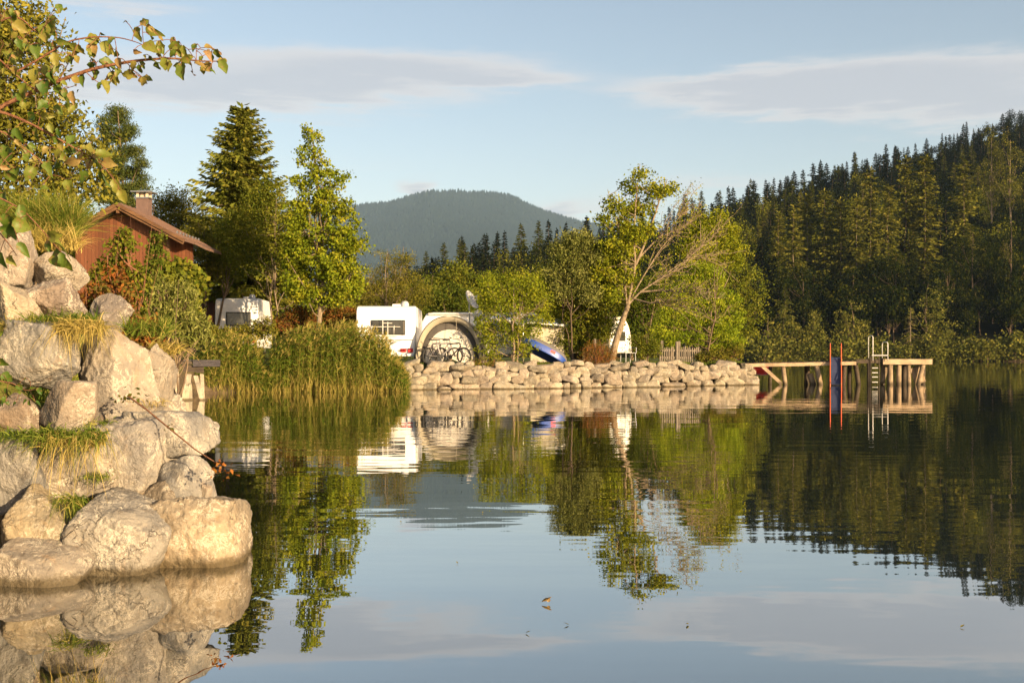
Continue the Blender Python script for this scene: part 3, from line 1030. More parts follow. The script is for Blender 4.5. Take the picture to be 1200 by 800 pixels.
def build_forest():
    rng = np.random.default_rng(21)
    sg, bg = 'spruces in the hillside forest', 'broadleaf trees in the hillside forest'
    H0 = 20.0
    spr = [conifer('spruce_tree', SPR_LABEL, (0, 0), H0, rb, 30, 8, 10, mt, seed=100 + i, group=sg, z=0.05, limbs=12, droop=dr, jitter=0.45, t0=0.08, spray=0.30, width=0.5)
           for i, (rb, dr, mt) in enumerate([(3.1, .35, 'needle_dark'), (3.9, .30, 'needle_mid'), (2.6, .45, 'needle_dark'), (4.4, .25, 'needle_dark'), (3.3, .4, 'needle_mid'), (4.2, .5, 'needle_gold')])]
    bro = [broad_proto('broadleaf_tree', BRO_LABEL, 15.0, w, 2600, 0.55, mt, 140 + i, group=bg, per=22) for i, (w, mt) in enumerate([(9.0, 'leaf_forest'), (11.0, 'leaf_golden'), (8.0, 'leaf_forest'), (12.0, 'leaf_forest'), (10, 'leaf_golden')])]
    cand = []
    # sown in rough rows so that the slope closes over with crowns
    N = 6200
    px = rng.uniform(440, 1330, N)
    d1 = np.interp(px, RX, RD)
    D = HD0 + 5 + (d1 * 1.06 - HD0 - 5) * rng.uniform(0, 1, N) ** 0.9
    clump = fbm(np.stack([px * 0.011, D * 0.016, 0 * px], -1), 3, 91)
    t = (D - HD0) / (d1 - HD0)
    isb = (clump + rng.normal(size=N) * 0.26 - t * 0.50 + 0.36) > 0
    z = hill_h(px, D)
    h = np.where(isb, rng.uniform(8, 19, N) * np.where(t > .85, rng.uniform(.6, .95, N), 1), rng.uniform(10, 25, N) * np.where(t > .85, rng.uniform(.35, .75, N), 1))
    keep = []
    cell = {}
    order = np.argsort(D)
    for i in order:                                                # minimum spacing
        X = (px[i] - CX) / F * D[i]
        key = (int(X // 5.0), int(D[i] // 6.5))
        if key in cell: continue
        cell[key] = 1; keep.append(i)
    # drop what stands wholly behind nearer crowns
    sky = np.full(2000, 900.0)
    vis = []
    for i in keep:
        top = HY - (z[i] + h[i] - CH) / D[i] * F
        w = max(2, int((4.0 if isb[i] else 2.2) / D[i] * F))
        c = int(px[i]); sl = slice(max(0, c - w), c + w + 1)
        cur = np.median(sky[sl])
        gain = cur - top
        if gain > 3.0:
            vis.append((gain * w, i))
            sky[sl] = np.minimum(sky[sl], top + (6 if isb[i] else 5))
    vis.sort(reverse=True)
    inframe = [(g, i) for g, i in vis if px[i] < 1215]
    lim = {True: 230, False: 285}
    used = {True: 0, False: 0}
    first = {True: True, False: True}
    rest = []
    protos = {True: bro, False: spr}
    usedp = set()
    ids = set(i for g, i in inframe)
    for g, i in inframe + [(0, i) for g, i in vis if i not in ids]:
        b = bool(isb[i])
        if i not in ids or used[b] >= lim[b]:
            rest.append(i); continue
        used[b] += 1
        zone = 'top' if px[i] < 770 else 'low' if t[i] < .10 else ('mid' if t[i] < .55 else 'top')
        k = int(rng.choice({(True, 'low'): [0, 2, 3, 3, 2], (True, 'mid'): [1, 4, 4, 0, 2, 3], (True, 'top'): [0, 2, 3, 4], (False, 'low'): [0, 3, 1], (False, 'mid'): [1, 5, 5, 0, 2, 4, 3, 0], (False, 'top'): [0, 2, 3, 3, 1]}[(b, zone)]))  # paints the light by zone: paler trees mid slope, dark ones elsewhere
        s = h[i] / (15.0 if b else 20.0); ws = s * rng.uniform(0.85, 1.2)
        loc = ((px[i] - CX) / F * D[i], D[i], z[i] - 0.3)
        rz = rng.uniform(0, 6.28)
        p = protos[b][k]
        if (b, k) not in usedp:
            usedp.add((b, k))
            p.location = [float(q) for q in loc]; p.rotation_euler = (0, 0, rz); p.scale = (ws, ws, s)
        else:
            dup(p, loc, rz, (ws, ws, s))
    # the rest of the wood, one mass
    Vs, Qs, Ts, off = [], [], [], 0
    data = {True: [proto_data(p) for p in bro], False: [proto_data(p) for p in spr]}
    for i in rest:
        b = bool(isb[i])
        V, Q, a = data[b][int(rng.integers(len(data[b])))]
        nq = len(Q); sel = rng.permutation(nq)[: (nq if D[i] < 420 else nq // 2)]
        vv = V.reshape(-1, 4, 3)[sel]; aa = a.reshape(-1, 4)[sel]
        s = h[i] / (15.0 if b else 20.0); an = rng.uniform(0, 6.28)
        ca, sa = math.cos(an), math.sin(an)
        x = (vv[..., 0] * ca - vv[..., 1] * sa) * s; y = (vv[..., 0] * sa + vv[..., 1] * ca) * s
        w = np.stack([x + (px[i] - CX) / F * D[i], y + D[i], vv[..., 2] * s + z[i] - 0.3], -1).reshape(-1, 3)
        Vs.append(w); Ts.append(aa.ravel() * (0.9 if b else 0.75)); Qs.append(np.arange(len(w)).reshape(-1, 4) + off); off += len(w)
    if rest:
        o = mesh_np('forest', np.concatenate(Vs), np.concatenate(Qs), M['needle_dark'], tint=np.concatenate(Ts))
        tag(o, 'the rest of the dark mixed wood on the hillside', 'forest', kind='stuff')
    for b in protos:                                               # a pattern tree that found no place is taken out again
        for k, p in enumerate(protos[b]):
            if (b, k) not in usedp:
                for ch in list(p.children): bpy.data.objects.remove(ch)
                bpy.data.objects.remove(p)
    print('FOREST', used, len(rest))


def hill_tree_px(px, ytop, D):
    z = float(hill_h(np.array([px]), np.array([D]))[0])
    X = (px - CX) / F * D
    H = CH + (HY - ytop) / F * D - z
    return (X, D), z, H

# ------------------------------------------------------------------ boulders of the near bank
def ico(sub):
    bm = bmesh.new(); bmesh.ops.create_icosphere(bm, subdivisions=sub, radius=1.0)
    V = np.array([v.co[:] for v in bm.verts]); T = np.array([[l.vert.index for l in f.loops] for f in bm.faces])
    bm.free()
    return V, T
ICO = {k: ico(k) for k in (3, 4, 6)}


def rock_shape(seed, sub=6, nplanes=15, soft=16.0, amp=0.05, rough=0.5, ext=(1, 1, 1), lo=0.70, boxy=0.0):
    soft = soft * 2.5
    """unit boulder: a softened random polyhedron with broken, noisy faces"""
    rng = np.random.default_rng(seed)
    U, T = ICO[sub]
    N = unit(rng, nplanes)
    N = np.concatenate([N, np.array([[0, -1, 0.1], [0, 0, 1], [0, 0, -1]]) + rng.normal(size=(3, 3)) * 0.25])
    N /= np.linalg.norm(N, axis=1, keepdims=True)
    d = rng.uniform(lo, 1.0, len(N))
    if boxy:
        A = np.array([[1, 0, 0], [-1, 0, 0], [0, 0, 1], [0, 0, -1], [0, -1, 0]], float) + rng.normal(size=(5, 3)) * 0.16
        A /= np.linalg.norm(A, axis=1, keepdims=True)
        N = np.concatenate([N, A]); d = np.concatenate([d, np.full(5, boxy) * rng.uniform(.9, 1.1, 5)])
    c = np.clip(U @ N.T, 1e-3, None)
    r = d / c
    r = np.minimum(r, 1.6)
    rr = (np.sum(r ** -soft, axis=1)) ** (-1 / soft)
    P = U * rr[:, None]
    E = np.asarray(ext, float)
    q = P * E
    s = 1.0 / max(E)
    nz = fbm(q * 1.7 * s + seed * 3.1, 3, seed) * amp * 1.7 + fbm(q * 4.5 * s + seed, 5, seed + 5, 0.6, True) * amp * rough * 1.5 + fbm(q * 14 * s, 4, seed + 9, 0.6) * amp * 0.5
    st = fbm(q * 2.6 * s + seed * 1.7, 4, seed + 3, 0.55)
    nz = nz + (np.floor(st * 4) / 4 - st) * amp * 1.9
    P = P * (1 + nz)[:, None]
    lo_, hi_ = P.min(0), P.max(0)
    P = (P - (lo_ + hi_) / 2) / ((hi_ - lo_) / 2)
    return P, T


def boulder(label, x0, x1, y0, y1, D, seed, tint=(0.42, 0.36, 0.29), depth=None, tilt=0.0, planes=12, soft=16.0, amp=0.05, lo=0.70, mat='rock', name='boulder', boxy=0.0):
    c = at((x0 + x1) / 2, (y0 + y1) / 2, D)
    hx, hz = (x1 - x0) / 2 / F * D, (y1 - y0) / 2 / F * D
    hy = depth if depth else 0.5 * (hx + hz) * 1.05
    P, T = rock_shape(seed, 6, planes, soft, amp, 0.55, (hx, hy, hz), lo, boxy)
    if tilt:
        a = R(tilt); X = P[:, 0] * math.cos(a) - P[:, 2] * math.sin(a); Z = P[:, 0] * math.sin(a) + P[:, 2] * math.cos(a)
        P = np.stack([X, P[:, 1], Z], -1)
        lo_, hi_ = P.min(0), P.max(0)
        P = (P - (lo_ + hi_) / 2) / ((hi_ - lo_) / 2)
    V = P * np.array([hx, hy, hz])
    o = mesh_np(name, V, T, M[mat], smooth=True)
    o.location = c + np.array([0, hy * 0.55, 0])
    o.color = (*tint, 1)
    tag(o, label, 'boulder', 'boulders of the near bank')
    return o


def build_boulders():
    W, G, Yw, Tn = (0.29, 0.268, 0.235), (0.225, 0.217, 0.20), (0.305, 0.255, 0.17), (0.26, 0.228, 0.185)
    def B(label, x0, x1, y0, y1, D, seed, tint, **kw):
        g = 0.035
        w, h = x1 - x0, y1 - y0
        tint = tuple(c * (0.48 if max(tint) > 0.31 else 1.0) for c in tint)
        boulder(label, x0 - w * g, x1 + w * g, y0 - h * g, y1 + h * g, D, seed, tint, **kw)
    # waterline course
    B('long low boulder in the water at the bottom left corner of the pile', -14, 95, 636, 724, 6.12, 19, Tn, planes=9, amp=0.035, lo=.85)
    B('rounded pale grey boulder at the waterline between the corner slab and the big angular rock', 86, 191, 584, 716, 6.42, 112, (0.235, 0.222, 0.198), soft=10, planes=16, amp=0.05)
    B('large angular tan boulder ending in a blunt nose, farthest out into the lake', 160, 278, 585, 706, 6.70, 303, (0.60, 0.50, 0.36), planes=9, amp=0.06, lo=.76, tilt=9, boxy=.80)
    B('yellowish stained boulder above the long low one at the left edge', -14, 80, 573, 664, 6.36, 24, Yw, tilt=8)
    # second course
    B('small dark wedge of rock behind the rounded pale grey boulder', 140, 212, 566, 640, 6.85, 35, (0.34, 0.29, 0.23))
    B('smooth round grey boulder resting above the blunt nosed rock', 176, 240, 536, 607, 6.95, 46, G, soft=9, planes=18, amp=0.03, lo=.82)
    B('small pale stone wedged at the lake side of the round grey boulder', 224, 250, 560, 620, 7.0, 57, W)
    B('grey pitted boulder at the left edge below the long grass tuft', -24, 50, 506, 604, 6.62, 68, G, soft=12, tilt=6)
    B('brown boulder half hidden behind the hanging dry grass', 44, 132, 511, 588, 6.85, 79, Tn)
    B('square pale block with veined face in the middle of the pile', 118, 198, 490, 588, 6.98, 80, W, planes=8, soft=22, lo=.78, boxy=.72)
    B('flat topped slab jutting over the water above the round grey boulder', 148, 242, 483, 543, 7.15, 91, G, planes=8, soft=20, lo=.74, boxy=.74)
    # third course
    B('thin flat stone tucked under the tall pale boulder', 96, 156, 494, 524, 7.12, 102, Tn)
    B('smooth tan boulder below the big grey one and above the grass tuft', 36, 110, 447, 508, 7.02, 113, (0.58, 0.49, 0.39), soft=12, amp=0.035)
    B('narrow upright brown stone at the left edge beside the ivy', -8, 46, 462, 516, 7.10, 124, (0.40, 0.32, 0.25))
    B('large grey boulder with white scratches under the ginger grass at left', -6, 84, 376, 458, 7.35, 134, G, soft=12, amp=0.05, lo=.78)
    B('tall pale boulder, the biggest of the pile, beside the big grey one', 84, 182, 384, 506, 7.55, 146, (0.56, 0.50, 0.42), planes=9, soft=22, tilt=-14, lo=.72)
    B('upright brown tinted boulder on the lake side of the tallest one', 152, 196, 404, 484, 7.95, 157, Tn, tilt=-12)
    # top courses
    B('bright cream boulder at the left edge above the large grey one', -16, 36, 330, 384, 7.95, 168, (0.70, 0.60, 0.45), amp=0.06)
    B('reddish ribbed boulder beside the bright cream one', 30, 88, 327, 384, 8.15, 179, (0.50, 0.40, 0.32), amp=0.06)
    B('pale sloping boulder under the drooping broad leaf near the top', 24, 90, 293, 340, 8.5, 180, (0.58, 0.51, 0.42), tilt=-10)
    B('topmost boulder at the left edge, half behind near leaves', -26, 33, 258, 342, 8.35, 191, (0.56, 0.48, 0.40), tilt=5)
    B('rough grey rock half buried in the reddish shrubs', 92, 146, 344, 392, 9.2, 202, (0.40, 0.35, 0.31))
    B('dark stone low in the crevice under the square pale block', 118, 176, 562, 612, 6.9, 213, (0.33, 0.27, 0.20))
    B('small tan stone at the bank above the slab by the wooden landing', 176, 214, 462, 494, 8.6, 224, Tn)
build_boulders()

# the soil that fills the gaps behind the boulders comes with the ground sheet


# ------------------------------------------------------------------ grass tufts on the near bank
def grass_tuft(label, px, py, D, n, L, spread, droop, seed, mat='grass', back=0.0, tintmax=1.0, W=0.006, out=(0, -0.5, 0.7), cat='grass tuft', name='grass_tuft'):
    rng = np.random.default_rng(seed)
    c = at(px, py, D)
    B = np.stack([rng.uniform(-1, 1, n) * spread / F * D, rng.normal(size=n) * 0.05 + back, rng.normal(size=n) * 0.015], -1)
    d = np.asarray(out) + rng.normal(size=(n, 3)) * np.array([0.42, 0.35, 0.25])
    d /= np.linalg.norm(d, axis=1, keepdims=True)
    Ls = L * rng.uniform(0.5, 1.15, n)
    V, Q = blade_geo(B, d, Ls, np.full(n, W) * rng.uniform(0.6, 1.3, n), droop * rng.uniform(0.6, 1.3, n), rng, 5)
    tint = np.repeat(np.clip(rng.uniform(0, tintmax, n), 0, 1), 12)
    o = mesh_np(name, V, Q, M[mat], tint=tint)
    o.location = c
    return tag(o, label, cat, 'grass tufts among the boulders')


grass_tuft('long green grass tuft draped over the brown boulder', 78, 513, 6.62, 620, 0.24, 46, 1.0, 1, 'grass', tintmax=0.75)
grass_tuft('dry straw grass hanging below the long green tuft', 92, 520, 6.60, 260, 0.33, 34, 1.15, 2, 'grass_dry')
grass_tuft('green grass fringe at the left edge under the narrow brown stone', 8, 511, 6.62, 220, 0.14, 24, 0.9, 3, 'grass', tintmax=0.8)
grass_tuft('trailing weeds in the gap beside the rounded waterline boulder', 82, 586, 6.5, 200, 0.22, 12, 1.3, 4, 'grass', tintmax=1.0, out=(0, -0.35, 0.35), W=0.004)
grass_tuft('ginger grass mop between the large grey boulder and the tallest one', 96, 386, 7.42, 620, 0.30, 26, 1.05, 5, 'grass_dry')
grass_tuft('green grass ledge under the reddish ribbed boulder', 74, 378, 7.6, 520, 0.17, 42, 0.5, 6, 'grass', tintmax=0.7)
grass_tuft('ginger grass at the left edge above the large grey boulder', 8, 384, 7.4, 240, 0.16, 24, 0.8, 7, 'grass_dry')
grass_tuft('tall yellow grass on the bank top in front of the cabin', 60, 292, 9.3, 700, 0.40, 34, 0.55, 8, 'grass_dry', out=(0.05, -0.1, 1.0), W=0.005)
grass_tuft('feathery green grass above the topmost boulder', 46, 276, 9.6, 3600, 0.62, 46, 0.45, 9, 'grass', out=(0.05, -0.1, 1.0), W=0.0045)
grass_tuft('yellow grass fringe beside the upright brown tinted boulder', 192, 412, 8.3, 320, 0.24, 16, 0.8, 10, 'grass_dry', out=(0.2, -0.3, 0.8))
grass_tuft('green weeds leaning over the gravelly bank edge by the landing', 172, 392, 8.6, 420, 0.28, 26, 0.5, 12, 'grass', out=(0.2, -0.2, 0.9))


grass_tuft('short green sprig growing from the crevice left of the square pale block', 116, 560, 6.75, 160, 0.10, 14, 0.8, 21, 'grass', tintmax=0.9, W=0.004)
grass_tuft('little green sprig at the foot of the tallest boulder', 120, 498, 6.95, 120, 0.09, 18, 0.8, 23, 'grass', tintmax=1.0, W=0.004)
grass_tuft('small weeds in the joint under the bright cream boulder', 34, 380, 7.45, 160, 0.11, 22, 0.6, 24, 'grass', tintmax=1.0, W=0.004)
grass_tuft('dry weeds lying over the small tan stone by the slab', 172, 474, 7.6, 180, 0.12, 22, 0.7, 25, 'grass_dry', W=0.004)


# trailing bramble runner and the ivy at the left edge
def bramble():
    rng = np.random.default_rng(5)
    pts = np.array([at(150, 464, 7.1), at(172, 480, 6.95), at(200, 503, 6.85), at(228, 526, 6.75), at(250, 540, 6.70), at(262, 545, 6.68)])
    t = thing('bramble_runner', 'thin red bramble runner with pink tipped leaves trailing over the slab', 'bramble', pts[0])
    tubes_np('stem', [pts], [np.linspace(0.006, 0.003, 6)], M['twig'], t, 6, origin=pts[0])
    P = np.concatenate([pts[-1] + rng.normal(size=(26, 3)) * np.array([0.05, 0.03, 0.035]) + np.array([0, 0, -0.02]), pts[0] + rng.normal(size=(30, 3)) * np.array([0.07, 0.03, 0.03]), pts[2] + rng.normal(size=(5, 3)) * 0.015])
    V, Q = leaf_geo(P, 0.035, rng, 0.6)
    tint = np.repeat(np.concatenate([rng.uniform(0.6, 1, 26), rng.uniform(0, .3, 35)]), 4)
    mesh_np('leaves', V, Q, M['leaf_rust'], t, tint, origin=pts[0])
bramble()


# ------------------------------------------------------------------ broad near leaves
def near_leaf(c, d, up, L, W, rng, curl, tint):
    """a curled, folded leaf blade with a pointed tip -> V, Q"""
    d = d / np.linalg.norm(d); s = np.cross(d, up); s /= np.linalg.norm(s) + 1e-9; n = np.cross(s, d)
    m, k = 7, 4
    V = []
    tw = rng.normal() * 0.5
    for i in range(m):
        t = i / (m - 1)
        w = W * (math.sin(math.pi * min(1, t * 0.93 + 0.05)) ** 0.75) * (1 - 0.35 * t) * 0.62
        ctr = c + d * (L * t) - n * (curl * L * t * t)
        for j in range(k + 1):
            u = (j / k - 0.5) * 2
            q = u * w * (1 + 0.16 * rng.normal() * (abs(u) > .9))
            V.append(ctr + n * rng.normal() * W * 0.05 + s * q * math.cos(tw * t) + n * (abs(u) ** 1.3 * w * 0.45 + q * math.sin(tw * t) * 0.6))
    Q = [(i*(k+1)+j, i*(k+1)+j+1, (i+1)*(k+1)+j+1, (i+1)*(k+1)+j) for i in range(m - 1) for j in range(k)]
    return np.array(V), np.array(Q)


def near_leaf_mat():
    m, nt, out = new_mat('near broad leaves')
    a = nt.new('ShaderNodeAttribute', attribute_name='tint').outputs['Fac']
    tc = nt.new('ShaderNodeTexCoord').outputs['Object']
    col = nt.ramp(a, [(0, (0.04, 0.095, 0.010)), (0.45, (0.11, 0.155, 0.018)), (0.75, (0.21, 0.20, 0.03)), (1, (0.30, 0.18, 0.075))])
    sp = nt.noise(tc, 55.0, 5.0, 0.7)
    col = nt.mix(nt.math('MULTIPLY', nt.sstep(sp, 0.52, 0.68), 0.75), col, (0.26, 0.12, 0.05))
    sp2 = nt.noise(tc, 130.0, 3.0, 0.6)
    col = nt.mix(nt.math('MULTIPLY', nt.sstep(sp2, 0.6, 0.7), 0.6), col, (0.06, 0.035, 0.015))
    d = principled(nt, col, 0.5, 0.35)
    t = nt.new('ShaderNodeBsdfTranslucent'); nt.link(col, t.inputs[0])
    mx = nt.new('ShaderNodeMixShader'); mx.inputs[0].default_value = 0.3
    nt.link(d.outputs[0], mx.inputs[1]); nt.link(t.outputs[0], mx.inputs[2]); nt.link(mx.outputs[0], out.inputs[0])
    return m
M['near_leaf'] = near_leaf_mat()


def near_branch(name, label, lines, leaves, D, seed, cat='branch', size=0.052, root=None):
    """lines: photo polylines with radii; leaves: (px,py,dirx,diry,size factor,tint); all at their own depth near D"""
    rng = np.random.default_rng(seed)
    polys, rad = [], []
    for ln, ra, rb in lines:
        P = np.array([at(p[0], p[1], D + (p[2] if len(p) > 2 else 0)) for p in ln])
        # smooth by Catmull-Rom like resampling
        tt = np.linspace(0, len(P) - 1, len(P) * 4)
        Q = np.stack([np.interp(tt, np.arange(len(P)), P[:, i]) for i in range(3)], -1)
        for _ in range(2):
            Q[1:-1] = (Q[:-2] + 2 * Q[1:-1] + Q[2:]) / 4
        polys.append(Q); rad.append(np.linspace(ra, rb, len(Q)))
    org = root if root is not None else polys[0][0]
    t = thing(name, label, cat, org)
    Vs, Qs, Ts, off = [], [], [], 0
    for px, py, dx, dy, s, tn in leaves:
        c = at(px, py, D + rng.normal() * 0.04)
        d = np.array([dx, rng.normal() * 0.45, dy]) ; up = np.array([rng.normal() * 0.4, -1, rng.normal() * 0.6 + 0.3])
        L = size * s * rng.uniform(0.62, 0.9)
        V, Q = near_leaf(c, d, up, L, L * rng.uniform(0.55, 0.85), rng, rng.uniform(0.0, 0.95), tn)
        Vs.append(V); Qs.append(Q + off); off += len(V); Ts.append(np.full(len(V), np.clip(tn + rng.normal() * 0.05, 0, 1)))
        # petiole
        e = np.argmin([np.min(np.linalg.norm(p - c, axis=1)) for p in polys])
        q = polys[e][np.argmin(np.linalg.norm(polys[e] - c, axis=1))]
        if 0.004 < np.linalg.norm(q - c) < 0.12:
            polys.append(np.stack([q, (q + c) / 2 + np.array([0, 0, 0.004]), c])); rad.append(np.full(3, 0.0011))
    tubes_np('stem', polys, rad, M['twig'], t, 6, origin=org)
    mesh_np('leaves', np.concatenate(Vs), np.concatenate(Qs), M['near_leaf'], t, np.concatenate(Ts), smooth=True, origin=org)
    return t


def near_sapling():
    rng = np.random.default_rng(77)
    D = 3.4
    lines = [([(-330, 520, .1), (-200, 330, .05), (-60, 165), (0, 125), (60, 98), (110, 80), (160, 71), (200, 68), (236, 72), (262, 72)], 0.010, 0.0014),
             ([(20, 84), (48, 68), (80, 48), (110, 43), (140, 44), (162, 50), (176, 58)], 0.0035, 0.0010),
             ([(-60, 100), (0, 22), (24, 20), (40, 36), (58, 48)], 0.004, 0.001),
             ([(-80, 120), (0, 130), (30, 142), (60, 158), (88, 174), (118, 190), (136, 214)], 0.006, 0.001),
             ([(-100, 160), (0, 150), (22, 170), (45, 185), (60, 205)], 0.004, 0.001),
             ([(-100, 200), (-20, 225), (0, 232), (26, 245), (50, 270), (72, 296)], 0.004, 0.001),
             ([(-100, 240), (-10, 262), (10, 285), (20, 300)], 0.003, 0.001),
             ([(-60, 100), (-10, 60), (20, 90), (50, 112), (90, 100)], 0.004, 0.001),
             ([(100, 84), (112, 95), (122, 100), (128, 105)], 0.0016, 0.0008),
             ([(148, 73), (158, 84), (166, 94)], 0.0016, 0.0008),
             ([(70, 93), (78, 78), (86, 62)], 0.0016, 0.0008)]
    lv = [(54, 28, -.2, -1, 1.3, .65), (48, 40, 0.5, -.6, .9, .8), (160, 32, 0.05, -1, .9, .7), (172, 30, .5, -.7, 1.3, .55), (168, 52, .8, -.35, 1.3, .75), (186, 48, .3, -1, 1.1, .65),
          (206, 48, -.3, -1, 1.3, .55), (206, 52, .3, -1, .9, .6), (230, 52, .0, -1, .7, .85), (240, 56, .8, .4, .9, .9), (252, 58, .4, -.8, .8, .4), (258, 70, .4, -.8, 1.2, .55), (226, 66, -.8, -.4, 1.1, .7),
          (176, 66, .3, -1, 1.1, .5), (190, 68, .1, -1, 1.2, .6), (212, 74, .1, -1, 1.2, .5), (228, 74, .8, -.2, 1.1, .95), (238, 76, .6, -.4, 1.1, .9), (163, 76, -.1, -1, .8, .3), (152, 84, .6, -.8, .8, .9), (166, 90, .2, -1, 1.0, .8),
          (116, 46, -.7, -.3, 1.2, .6), (118, 50, .8, -.7, 1.3, .7), (108, 50, .1, -1, 1.2, .8), (92, 52, .2, -1, .9, .75), (80, 50, .5, -.7, 1.1, .6), (138, 68, .2, -.9, .9, .95), (84, 64, .1, -1, .9, .35), (112, 72, -1, 0, 1.2, .15), (116, 72, 1, -.1, 1.1, .4),
          (130, 84, .4, -1, .8, .7), (136, 86, .1, -1, .7, .7), (112, 82, .3, -.9, 1.0, .5), (120, 94, .4, -.8, 1.1, .8), (96, 88, .2, -1, 1.1, .35), (64, 62, .2, -1, 1.1, .75), (50, 82, .6, -.5, 1.2, .8), (44, 80, -.3, -.8, 1.2, .75),
          (52, 94, .1, -1, 1.3, .15), (64, 100, .6, -.7, 1.1, .3), (30, 98, -.4, -.8, 1.2, .45), (14, 110, .6, -.5, 1.2, .2), (74, 104, .4, -.9, 1.1, .35), (8, 60, .5, -.6, 1.3, .6), (26, 46, .4, -.8, 1.1, .4), (40, 52, .3, -1, 1.1, .2), (14, 28, .8, -.4, 1.2, .85), (4, 14, .5, -.7, 1.1, .7),
          (100, 172, .7, -.5, 1.2, .75), (106, 186, .5, -.5, 1.4, .5), (120, 190, .8, -.2, 1.1, .9), (94, 188, -.6, -.2, 1.0, .85), (102, 200, -.5, -.8, 1.4, .3), (118, 200, .2, -1, 1.3, .3), (134, 210, .2, -1, 1.3, .65), (140, 222, .3, -.8, 1.0, .7), (112, 180, .5, .2, .9, .6),
          (60, 160, .6, -.5, 1.1, .4), (44, 150, -.5, -.8, 1.1, .55), (30, 172, .3, -.9, 1.2, .65), (18, 150, .3, -1, 1.1, .2), (8, 170, -.2, -1, 1.2, .3), (56, 190, .1, -1, 1.1, .45), (40, 196, -.4, -.8, 1.2, .6), (68, 176, .5, -.8, 1.0, .6), (20, 196, .1, -1, 1.1, .35), (6, 200, .5, -.6, 1.3, .4),
          (4, 226, .4, -.9, 1.4, .45), (24, 240, .2, -.8, 1.5, .35), (6, 250, .2, -1, 1.5, .25), (14, 262, .9, -.2, 1.3, .5), (0, 266, .9, -.3, 1.6, .2), (18, 268, .1, -1, 1.1, .4), (22, 284, .5, -.8, 1.2, .3), (0, 296, .2, -1, 1.3, .25), (10, 300, .5, -.8, .9, .6),
          (56, 276, .7, -.1, 1.3, .7), (60, 284, 1., -.1, 1.5, .5), (66, 292, .3, -1, 1.6, .4), (56, 282, .1, -1, .9, .2), (72, 296, .1, -1, 1.0, .35)]
    for k in range(95):                                            # the thick of the leaves, at the left
        x = rng.uniform(-40, 92) ; y = rng.uniform(0, 225)
        if x > 70 and y < 110: continue
        lv.append((x, y, rng.normal() * 0.6, -abs(rng.normal()) * .9, rng.uniform(.6, 1.1), rng.uniform(0.1, .9)))
    for q in list(lv[:50]):                                        # smaller curled leaves beside the big ones
        for r_ in range(2):
            lv.append((q[0] + rng.normal() * 7, q[1] + rng.normal() * 6, rng.normal() * .6, -abs(rng.normal()) * .9, rng.uniform(.45, .8), rng.uniform(.3, 1.0)))
    root = np.array([-2.95, 3.9, gz(-2.95, 3.9)])
    t = near_branch('leafy_sapling', 'leafy branch with spotted yellow green leaves reaching in from the upper left', lines, lv, D, 4, 'branch', root=root)
    return t
near_sapling()


def near_ivy():
    rng = np.random.default_rng(12)
    lines = [([(-60, 470), (-10, 445), (14, 448), (30, 458), (46, 455)], 0.004, 0.001)]
    lv = [(-4, 418, .4, -.8, 1.1, .3), (2, 438, .6, -.5, 1.3, .2), (8, 455, -.2, -1, 1.2, .15), (20, 450, .5, -.5, .9, .25)]
    for k in range(26):
        lv.append((rng.uniform(-6, 48), rng.uniform(438, 472), rng.normal() * .6, -abs(rng.normal()), rng.uniform(.35, .6), rng.uniform(.05, .4)))
    near_branch('ivy_spray', 'small bright green ivy spray in front of the boulders at the left edge', lines, lv, 5.2, 9, 'ivy', size=0.065)
near_ivy()


# ------------------------------------------------------------------ shrubs on the near bank
def px_shrub(name, label, cat, D, lobes, base_px, **kw):
    return broadleaf(name, label, cat, (base_px, D), lobes, foliage='foliage', wood='stem', **kw)


px_shrub('autumn_shrub', 'reddish brown shrub with turning leaves on the bank beside the tallest boulder', 'shrub', 9.6,
         [(128, 352, 32, 28), (150, 386, 34, 24), (112, 372, 24, 26), (160, 402, 30, 18), (134, 324, 14, 18)], 140, n_leaf=5200, leaf=0.042, mat='leaf_rust', bark='twig', r0=0.012, limbs=50, seed=3, cs=0.05, per=9, stems=5, top=(135, 300))
px_shrub('herb_clump', 'tall green leafy stalks standing in front of the red cabin wall', 'shrub', 10.5,
         [(140, 300, 14, 34), (122, 330, 16, 26), (160, 330, 14, 22), (150, 282, 8, 16)], 142, n_leaf=2200, leaf=0.045, mat='leaf_mid', bark='twig', r0=0.01, limbs=40, seed=4, cs=0.05, per=8, stems=5, top=(142, 268))
px_shrub('willow_shrub', 'yellow green willow shrub with upright shoots beside the wooden landing', 'shrub', 14.0,
         [(208, 382, 30, 28), (226, 386, 20, 22), (196, 370, 22, 34), (185, 345, 14, 24), (215, 350, 14, 24), (192, 396, 16, 12), (232, 396, 10, 10)], 182, n_leaf=9500, leaf=0.065, mat='leaf_silver', bark='bark', r0=0.02, limbs=60, seed=6, cs=0.07, per=12, aspect=0.28, bias=(0, 0, 0.9), stems=6, top=(212, 335))
px_shrub('broadleaf_shrub', 'dark broad leaved shrub below the cabin eaves', 'shrub', 24.0,
         [(205, 328, 30, 22), (220, 336, 16, 22), (188, 322, 20, 16), (206, 362, 26, 18), (178, 352, 22, 28)], 208, n_leaf=8000, leaf=0.11, mat='leaf_mid', bark='bark', r0=0.05, limbs=40, seed=7, cs=0.16, per=14, aspect=0.8, stems=3, top=(214, 310))
px_shrub('bank_shrub', 'low brownish shrubs hiding the foot of the smaller white caravan', 'shrub', 49.0,
         [(246, 390, 16, 9), (268, 391, 18, 8), (290, 389, 16, 8), (310, 384, 16, 12)], 272, n_leaf=7000, leaf=0.10, mat='leaf_olive', bark='twig', r0=0.02, limbs=40, seed=51, cs=0.14, per=16, stems=5, top=(272, 382))
